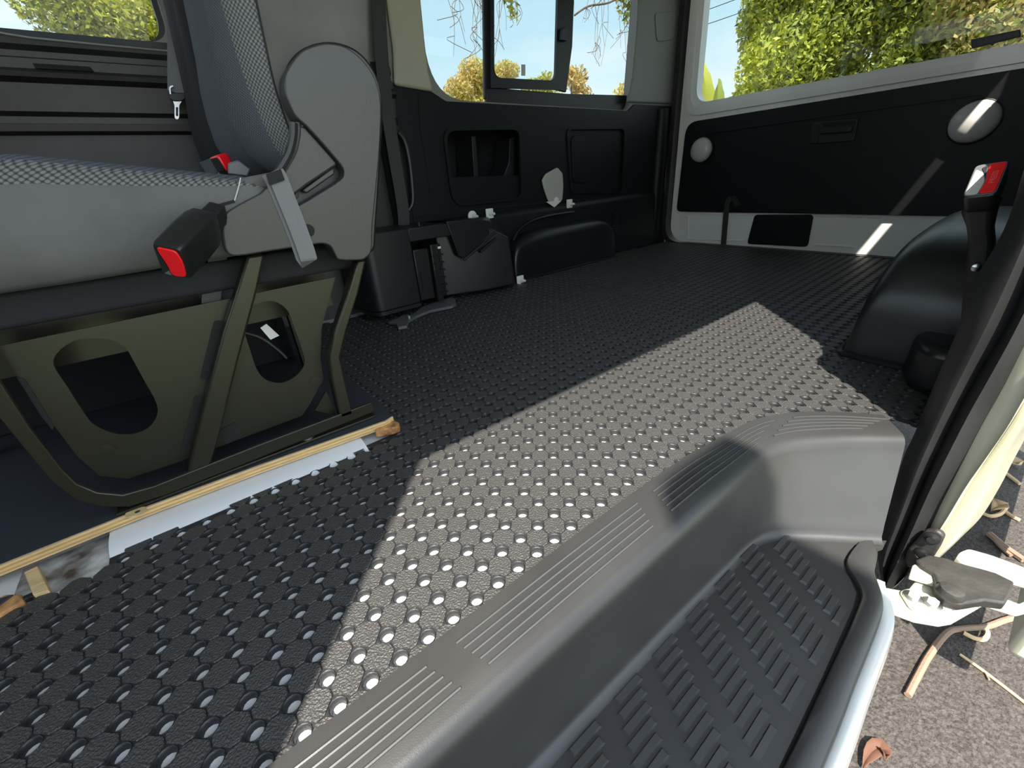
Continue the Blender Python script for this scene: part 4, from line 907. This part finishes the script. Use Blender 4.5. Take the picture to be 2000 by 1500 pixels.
# ================================================================ LOWER ROLLER BRACKET AND SLIDING DOOR
rk = empty('roller_bracket', at(1850, 1170, 2, -0.2), 'white roller bracket with two bolts and black arm below the door seal', 'bracket')
ZB = -0.20
pxprism('bracket_plate', [(1728, 1146), (1760, 1152), (1776, 1148), (1800, 1118), (1870, 1132), (1990, 1178), (2030, 1160), (2030, 1185), (1990, 1196), (1925, 1176), (1862, 1212), (1838, 1216), (1790, 1208), (1746, 1192), (1735, 1172)], 2, ZB, -0.012, M['cream'], rk, bevel=0.003)
pl2 = pxprism('bolt_pad', [(1755, 1158), (1772, 1152), (1860, 1178), (1866, 1188), (1850, 1198), (1800, 1202), (1776, 1192)], 2, ZB+0.0005, 0.005, M['cream'], rk, r=0.006, bevel=0.002)
for u, v in ((1783, 1167), (1820, 1180)):
    c_ = at(u, v, 2, ZB+0.0055); b_ = lathe('bolt', [(0.0115, 0), (0.0115, 0.002), (0.0075, 0.003)], c_, (0, 0, 1), M['zinc'], rk, 18)
    lathe('bolt_head', [(0.0068, 0.003), (0.0068, 0.008), (0.0045, 0.009)], c_, (0, 0, 1), M['white'], b_, 6)
M['sooty'] = mat('greasy black arm', (0.016, 0.015, 0.014), 0.55, bump=0.6, bscale=60, bdist=0.004, col2=(0.035, 0.032, 0.030), vscale=25)
pxprism('bracket_arm', [(1788, 1092), (1812, 1082), (1850, 1090), (1872, 1098), (1925, 1112), (1945, 1118), (1982, 1136), (1975, 1160), (1965, 1178), (1925, 1172), (1890, 1178), (1876, 1180), (1850, 1172), (1832, 1150), (1826, 1120), (1800, 1104)], 2, ZB+0.022, -0.016, M['sooty'], rk, bevel=0.003)
lathe('roller', [(0.014, 0), (0.016, 0.006), (0.013, 0.014), (0.006, 0.016)], at(1853, 1163, 2, ZB+0.018), (0, 0, 1), M['sooty'], rk, 16)
pxprism('arm_web', [(1778, 1112), (1800, 1100), (1826, 1124), (1836, 1152), (1800, 1140), (1772, 1132)], 2, ZB+0.004, 0.010, M['cream'], rk, bevel=0.002)
hg = pxprism('hinge_plate', [(1765, 1096), (1772, 1075), (1800, 1045), (1806, 1038), (1830, 1036), (1846, 1048), (1838, 1066), (1820, 1094), (1800, 1108), (1772, 1110)], 0, 0.838, 0.012, M['sooty'], rk, r=0.006, bevel=0.003)
lathe('hinge_bolt', [(0.010, 0), (0.010, 0.003), (0.0055, 0.005), (0.0055, 0.009)], at(1821, 1050, 0, 0.838), (-1, 0, 0), M['buckle'], hg, 14)
lathe('hinge_bolt', [(0.008, 0), (0.008, 0.006), (0.004, 0.008)], at(1800, 1078, 0, 0.838), (-1, 0, 0), M['buckle'], hg, 14)
for q in range(3): tube('hinge_spring', ats([(1786+10*q, 1082), (1792+10*q, 1090), (1800+8*q, 1094)], 0, 0.832), 0.002, M['buckle'], hg, 6)
pxprism('track_end', [(1868, 1088), (1876, 1076), (1892, 1070), (1935, 1082), (1990, 1102), (2030, 1120), (2030, 1140), (1985, 1128), (1925, 1108), (1885, 1100)], 2, ZB-0.02, -0.02, M['cream'], rk, r=0.006, bevel=0.004)
sd = empty('sliding_door', (1.35, -0.45, GZ+0.12), 'white sliding door slid open along the van side', 'door')
o1 = (0.955, -0.43, -0.40); xd = o1[0]
box('door_shell', xd, xd+1.05, -0.49, -0.43, o1[2], 0.62, M['cream'], sd, bevel=0.012, seg=3)
box('door_edge_seal', xd-0.003, xd+0.03, -0.432, -0.418, o1[2]+0.10, 0.60, M['seal'], sd, bevel=0.004)
box('door_trim', xd+0.06, xd+1.0, -0.432, -0.42, o1[2]+0.1, 0.55, M['black_trim'], sd, bevel=0.004)

# ================================================================ LITTER ON THE ASPHALT
def gnd(px, h=0.006): return [Vector(at(u, v, 2, GZ+h)) for u, v in px]
e_ = empty('twig', at(1850, 1250, 2, GZ), 'thick crooked brown twig with a pale curl on the asphalt', 'twig')
tube('stem', smooth_curve(gnd([(1773, 1358), (1790, 1325), (1815, 1280), (1850, 1236), (1880, 1228), (1925, 1224), (1960, 1212), (2000, 1200)], 0.008), 5), 0.0060, M['twig'], e_, 8)
tube('curl', smooth_curve(gnd([(1882, 1236), (1905, 1247), (1922, 1248), (1929, 1238), (1925, 1228)], 0.008), 5), 0.0045, M['straw'], e_, 7)
e_ = empty('twig', at(1940, 1320, 2, GZ), 'thin straight dry twig on the asphalt below the crooked one', 'twig')
tube('stem', smooth_curve(gnd([(1875, 1278), (1915, 1306), (1960, 1340), (2005, 1375)], 0.004), 4), 0.0028, M['straw'], e_, 6)
tube('side_shoot', smooth_curve(gnd([(1915, 1306), (1925, 1315), (1932, 1328)], 0.004), 4), 0.0018, M['twig'], e_, 6)
e_ = empty('twig', at(1950, 1070, 2, GZ), 'dark forked twig on the asphalt behind the bracket', 'twig')
tube('stem', smooth_curve(gnd([(1932, 1042), (1960, 1066), (2000, 1094)], 0.008), 4), 0.008, M['twig'], e_, 6)
tube('side_shoot', smooth_curve(gnd([(1940, 1050), (1955, 1068), (1975, 1085)], 0.008), 4), 0.005, M['twig'], e_, 6)
def leafy(name, px, wpx, lab, m, lift=0.012):
    P_ = gnd(px, 0.003); rows = []; n = len(P_)
    for i, p in enumerate(P_):
        t = i/(n-1); d = (P_[min(i+1, n-1)]-P_[max(i-1, 0)]).normalized(); s_ = Vector((-d.y, d.x, 0))*wpx*math.sin(math.pi*min(0.97, max(0.04, t)))
        rows.append([p-s_+Vector((0, 0, lift*.8+lift*t)), p+Vector((0, 0, 0.001+lift*t*.5)), p+s_+Vector((0, 0, lift*.9+lift*t))])
    o = mk(name, *gridVF([list(r) for r in rows]), m, None, smooth=True, solid=0.0012, ang=80); return tag(o, lab, 'leaf', 'fallen leaves on the asphalt')
leafy('dry_leaf', [(1684, 1502), (1688, 1490), (1694, 1480), (1702, 1470), (1711, 1464), (1719, 1464), (1724, 1471), (1726, 1481), (1724, 1490)], 0.012, 'curled brown dry leaf lying beside the door sill', M['dryleaf'], 0.010)
leafy('dry_leaf', [(1935, 1000), (1950, 990), (1962, 995)], 0.02, 'pale yellow dry leaf on the asphalt beyond the body flange', M['straw'])
leafy('dry_leaf', [(1962, 905), (1978, 906), (1992, 912)], 0.03, 'buff dry leaf on the asphalt near the door edge', M['straw'])
for i, (px, lab) in enumerate((([(1915, 1000), (1935, 1008), (1955, 1003), (1965, 992)], 'curved straw stem beyond the body flange'), ([(1962, 922), (1975, 932), (1992, 945)], 'short straw stem near the buff leaf'), ([(1965, 1000), (1980, 1010), (1992, 1016)], 'forked straw stem next to the curved stem'))):
    o = tube('straw_stem', smooth_curve(gnd(px, 0.006), 4), 0.005, M['straw'], None, 6); tag(o, lab+' on the asphalt', 'stem', 'straw stems on the asphalt')

# ================================================================ TREES
def foliage(name, blobs, n, size, mats, wts, parent, seed):
    r = np.random.default_rng(seed); vol = np.array([b[3]*b[4]*b[5] for b in blobs])**0.67; pr = vol/vol.sum()
    bi = r.choice(len(blobs), n, p=pr); B = np.array(blobs)[bi]
    d = r.normal(size=(n, 3)); d /= np.linalg.norm(d, axis=1)[:, None]; rad = r.random(n)**0.45
    c = B[:, :3]+d*rad[:, None]*B[:, 3:6]
    u = r.normal(size=(n, 3)); u /= np.linalg.norm(u, axis=1)[:, None]
    v = r.normal(size=(n, 3)); v -= u*(u*v).sum(1)[:, None]; v /= np.linalg.norm(v, axis=1)[:, None]
    s = size*(0.6+0.8*r.random(n))[:, None]; nn = np.cross(u, v)
    P4 = np.stack([c-u*s, c+v*s*.45+nn*s*.12, c+u*s, c-v*s*.45+nn*s*.12], 1).reshape(-1, 3)
    me = bpy.data.meshes.new(name); me.vertices.add(4*n); me.vertices.foreach_set('co', P4.ravel())
    me.loops.add(4*n); me.loops.foreach_set('vertex_index', np.arange(4*n)); me.polygons.add(n)
    me.polygons.foreach_set('loop_start', np.arange(0, 4*n, 4)); me.polygons.foreach_set('loop_total', np.full(n, 4))
    for m_ in mats: me.materials.append(m_)
    # colour by clump rather than by single leaf
    k = (np.sin(c[:, 0]*2.1+seed)+np.sin(c[:, 1]*2.7+1.3*seed)+np.sin(c[:, 2]*3.1))*0.18+r.random(n)
    w_ = np.cumsum(wts)/np.sum(wts); me.polygons.foreach_set('material_index', np.searchsorted(w_, np.clip(k/1.0, 0, 0.999)).astype(np.int32)); me.update(); me.validate()
    o = bpy.data.objects.new(name, me); COL.objects.link(o); o['kind'] = 'stuff'; return put(o, parent)
def tree(label, base, blobs, n, size, mats, wts, seed, group='trees around the driveway', trunk=0.12, lean=(0, 0)):
    e_ = empty('tree', base, label, 'tree', group)
    zt = base[2]+(max(b[2] for b in blobs)-base[2])*.72
    tube('trunk', smooth_curve([base, (base[0]+lean[0]*.4, base[1]+lean[1]*.4, base[2]+(zt-base[2])*.4), (base[0]+lean[0], base[1]+lean[1], zt)], 5), [trunk*(1-.07*i) for i in range(11)], M['bark'], e_, 9)
    r = random.Random(seed)
    for b in blobs:
        t = r.uniform(.35, .75)
        p0 = Vector((base[0]+lean[0]*t, base[1]+lean[1]*t, base[2]+(zt-base[2])*t)); p2 = Vector(b[:3])
        p1 = p0.lerp(p2, .5)+Vector((r.uniform(-.1, .1), r.uniform(-.1, .1), .12))
        tube('branch', smooth_curve([p0, p1, p2], 4), [trunk*.35*(1-.085*i) for i in range(9)], M['bark'], e_, 6)
    foliage('leaves', blobs, n, size, mats, wts, e_, seed); return e_
Y, Gn, D, O_, Pl = (M['leaf_y'], M['leaf_g'], M['leaf_d'], M['leaf_o'], M['leaf_p'])
tree('bright yellow-green bushy tree behind the tailgate', (8.0, 2.85, GZ), [(7.6, 3.05, 2.5, .8, .5, .7), (7.4, 2.85, 1.5, .7, .6, .6), (7.8, 2.4, 2.1, .8, .5, .8), (7.5, 3.2, 0.9, .6, .55, .5), (8.0, 2.4, 0.9, .6, .5, .7), (7.8, 3.45, 2.2, .5, .3, .6)], 34000, 0.038, [Y, Gn, D], [5, 3, 1], 11)
tree('green leafy tree with a dark trunk beyond the tailgate glass', (8.4, 1.75, GZ), [(8.3, 1.9, 2.2, .9, .5, .7), (8.2, 1.6, 1.3, .8, .5, .6), (8.6, 1.5, 2.7, .9, .5, .6), (8.4, 2.0, .7, .7, .5, .5)], 32000, 0.038, [Y, Gn, D], [3, 4, 2], 12)
tree('olive tree tangled with dry vines behind the tailgate', (8.0, .95, GZ), [(7.9, 1.1, 1.9, .8, .5, .7), (7.8, .8, 1.3, .8, .5, .6), (8.2, .6, 2.2, .8, .5, .7), (8.0, 1.2, .7, .6, .5, .5)], 32000, 0.036, [Pl, O_, Gn, D], [4, 3, 3, 1], 13)
tree('olive green tree beyond the brake lamp in the tailgate glass', (8.0, 0.0, GZ), [(7.9, .2, 1.7, .8, .5, .7), (8.0, -.3, 1.3, .8, .5, .7), (8.2, -.2, 2.2, .8, .6, .7)], 25000, 0.036, [Pl, Y, Gn, O_], [4, 2, 3, 1], 14)
tree('dark background tree standing behind the bushy trees', (11.0, 2.4, GZ), [(11, 3.8, 2.6, .8, .8, 1.4), (11, 2.2, 2.4, .8, 1.0, 1.4), (11, .6, 2.2, .8, 1.0, 1.4), (11, 3.8, .6, .8, .8, 1), (11, 1.5, .6, .8, 1.2, 1)], 12000, 0.085, [Gn, Pl, D], [3, 2, 2], 15)
# banana palm
bp = empty('palm', (9.6, 4.9, GZ), 'young banana palm with torn upright leaves beside the bushy tree', 'palm')
for k, (dy, dz, bend) in enumerate(((0.35, 2.5, .5), (0.05, 2.1, .1), (-.25, 1.9, -.2), (.5, 1.6, .6), (-.05, 1.5, -.3))):
    pts = smooth_curve([(9.6, 4.9+dy*.1, GZ+.3), (9.6, 4.9+dy*.5, GZ+.3+dz*.55), (9.55, 4.9+dy+bend*.3, GZ+.3+dz)], 8)
    rows = []
    for i, p in enumerate(pts):
        t = i/(len(pts)-1); wd = .16*math.sin(math.pi*max(.02, min(.98, (t-.2)/.8))) if t > .2 else .012
        rows.append([p+Vector((0.02, -wd, .03*(i % 2))), p+Vector((-.03, 0, 0)), p+Vector((.02, wd, -.03*(i % 2)))])
    mk('palm_leaf', *gridVF([list(r) for r in rows]), M['leaf_g'] if k % 2 else M['leaf_y'], bp, smooth=True)
tube('palm_stem', [(9.6, 4.9, GZ), (9.6, 4.9, GZ+.5)], .07, M['leaf_g'], bp, 8)
tree('yellow-green tree seen through the forward side window', (0.6, 9.0, GZ), [(-.05, 8.4, 2.75, .55, .6, .5), (.5, 8.3, 2.6, .5, .6, .5), (.9, 8.5, 2.5, .45, .6, .5), (.3, 8.6, 2.2, .8, .6, .3), (1.1, 8.5, 2.9, .5, .5, .4)], 17000, 0.037, [Y, Pl, Gn, D], [4, 3, 3, 1], 16)
tree('ochre topped tree rising in the sliding side window', (10.0, 14.5, GZ), [(9.3, 14.1, 3.1, .5, .6, .45), (10.0, 14.2, 3.6, .5, .6, .55), (10.6, 14.1, 3.2, .8, .6, .6), (11.5, 14.3, 3.8, .55, .6, .35), (9.9, 14, 2.6, 1.0, .6, .4)], 9000, 0.058, [O_, Pl, Y], [5, 3, 2], 17)
tree('small reddish tree top beside the sliding window post', (14.9, 14.3, GZ), [(14.9, 14, 3.7, .45, .5, .5), (15.2, 14, 3.2, .5, .5, .35), (14.6, 14, 3.95, .25, .3, .2)], 900, 0.09, [O_, M['dryleaf']], [3, 2], 18)
tree('low ochre tree top in the corner of the sliding window', (18.2, 14.3, GZ), [(18.2, 14, 3.35, .8, .5, .45), (18.9, 14, 3.8, .6, .5, .5)], 900, 0.10, [O_, Y], [3, 2], 19)
tree('distant green shrub line under the sliding window sash', (12.9, 14.6, GZ), [(12.7, 14.2, 3.35, .5, .4, .35), (13.4, 14.2, 3.55, .3, .4, .4), (13.6, 14.2, 3.1, .8, .4, .3)], 900, 0.09, [Pl, Gn], [3, 2], 20)
# weeping tree whose bare twigs hang in the sliding window
wt = empty('tree', (3.2, 6.9, GZ), 'weeping tree with bare hanging twigs in the sliding window', 'tree', 'trees around the driveway')
tube('trunk', [(3.2, 6.9, GZ), (3.3, 6.8, 2.0), (3.9, 6.4, 4.6)], [.16, .14, .10], M['bark'], wt, 9)
r = random.Random(5)
def hang(u, v0, v1, rad=0.006, yp=5.0):
    p = [at(u, -130, 1, yp)]; uu = u
    for k in range(1, 7):
        uu += r.uniform(-9, 9); p.append(at(uu, -130+(v1+130)*k/6, 1, yp+r.uniform(-.1, .1)))
    tube('twig', smooth_curve(p, 3), [rad*(1-.04*i) for i in range(19)], M['twig'], wt, 5)
    for k in range(3):
        q = r.randrange(2, 6); s_ = Vector(p[q]); tube('twig', smooth_curve([s_, s_+Vector((r.uniform(-.12, .12), 0, -r.uniform(.03, .12))), s_+Vector((r.uniform(-.25, .25), 0, -r.uniform(.1, .3)))], 3), rad*.6, M['twig'], wt, 4)
    return p
tips = []
for u, v1 in ((868, 40), (880, 62), (893, 110), (905, 90), (912, 118), (925, 70), (938, 100), (945, 110), (978, 60), (988, 92), (1005, 45), (1018, 30), (1128, 30), (1140, 45), (1160, 90), (1168, 130), (1180, 110), (1188, 125), (1198, 130), (1207, 148), (1214, 140), (1222, 95)):
    tips.append(hang(u, 0, v1))
tube('branch', smooth_curve([(3.9, 6.4, 4.6), at(1060, -260, 1, 5.2), at(900, -150, 1, 5.0), at(840, -100, 1, 5.0)], 5), .03, M['bark'], wt, 7)
tube('branch', smooth_curve([(3.9, 6.4, 4.6), at(1120, -220, 1, 5.1), at(1190, -150, 1, 5.0), at(1260, -90, 1, 5.0)], 5), .03, M['bark'], wt, 7)
tube('branch', smooth_curve([at(1235, -20, 1, 5.0), at(1190, 5, 1, 5.0), at(1150, 12, 1, 5.0), at(1122, 30, 1, 5.0)], 5), .012, M['bark'], wt, 6)
bl = [(*at(1232, 15, 1, 5.0), .22, .2, .25), (*at(1000, 12, 1, 5.0), .10, .1, .22), (*at(1222, -20, 1, 5.0), .3, .2, .2)]
foliage('leaves', bl, 260, 0.05, [Pl, D], [2, 1], wt, 21)
o = tube('utility_pole', [(11.9, 7.55, GZ), (11.9, 7.55, 4.6)], [.13, .10], M['bark'], None, 10); tag(o, 'timber utility pole carrying the three overhead cables', 'pole')
for k in range(3):
    z_ = 3.4+.28*k
    o = tube('power_line', smooth_curve([(11.9, 7.42, z_+.05), (12, 6.6, z_), (12.5, 1, z_+.3), (12.6, -3, z_+.7)], 6), .008, M['wire']); tag(o, ['lowest', 'middle', 'topmost'][k]+' of three overhead cables crossing the sky beyond the tailgate', 'cable', 'overhead cables')
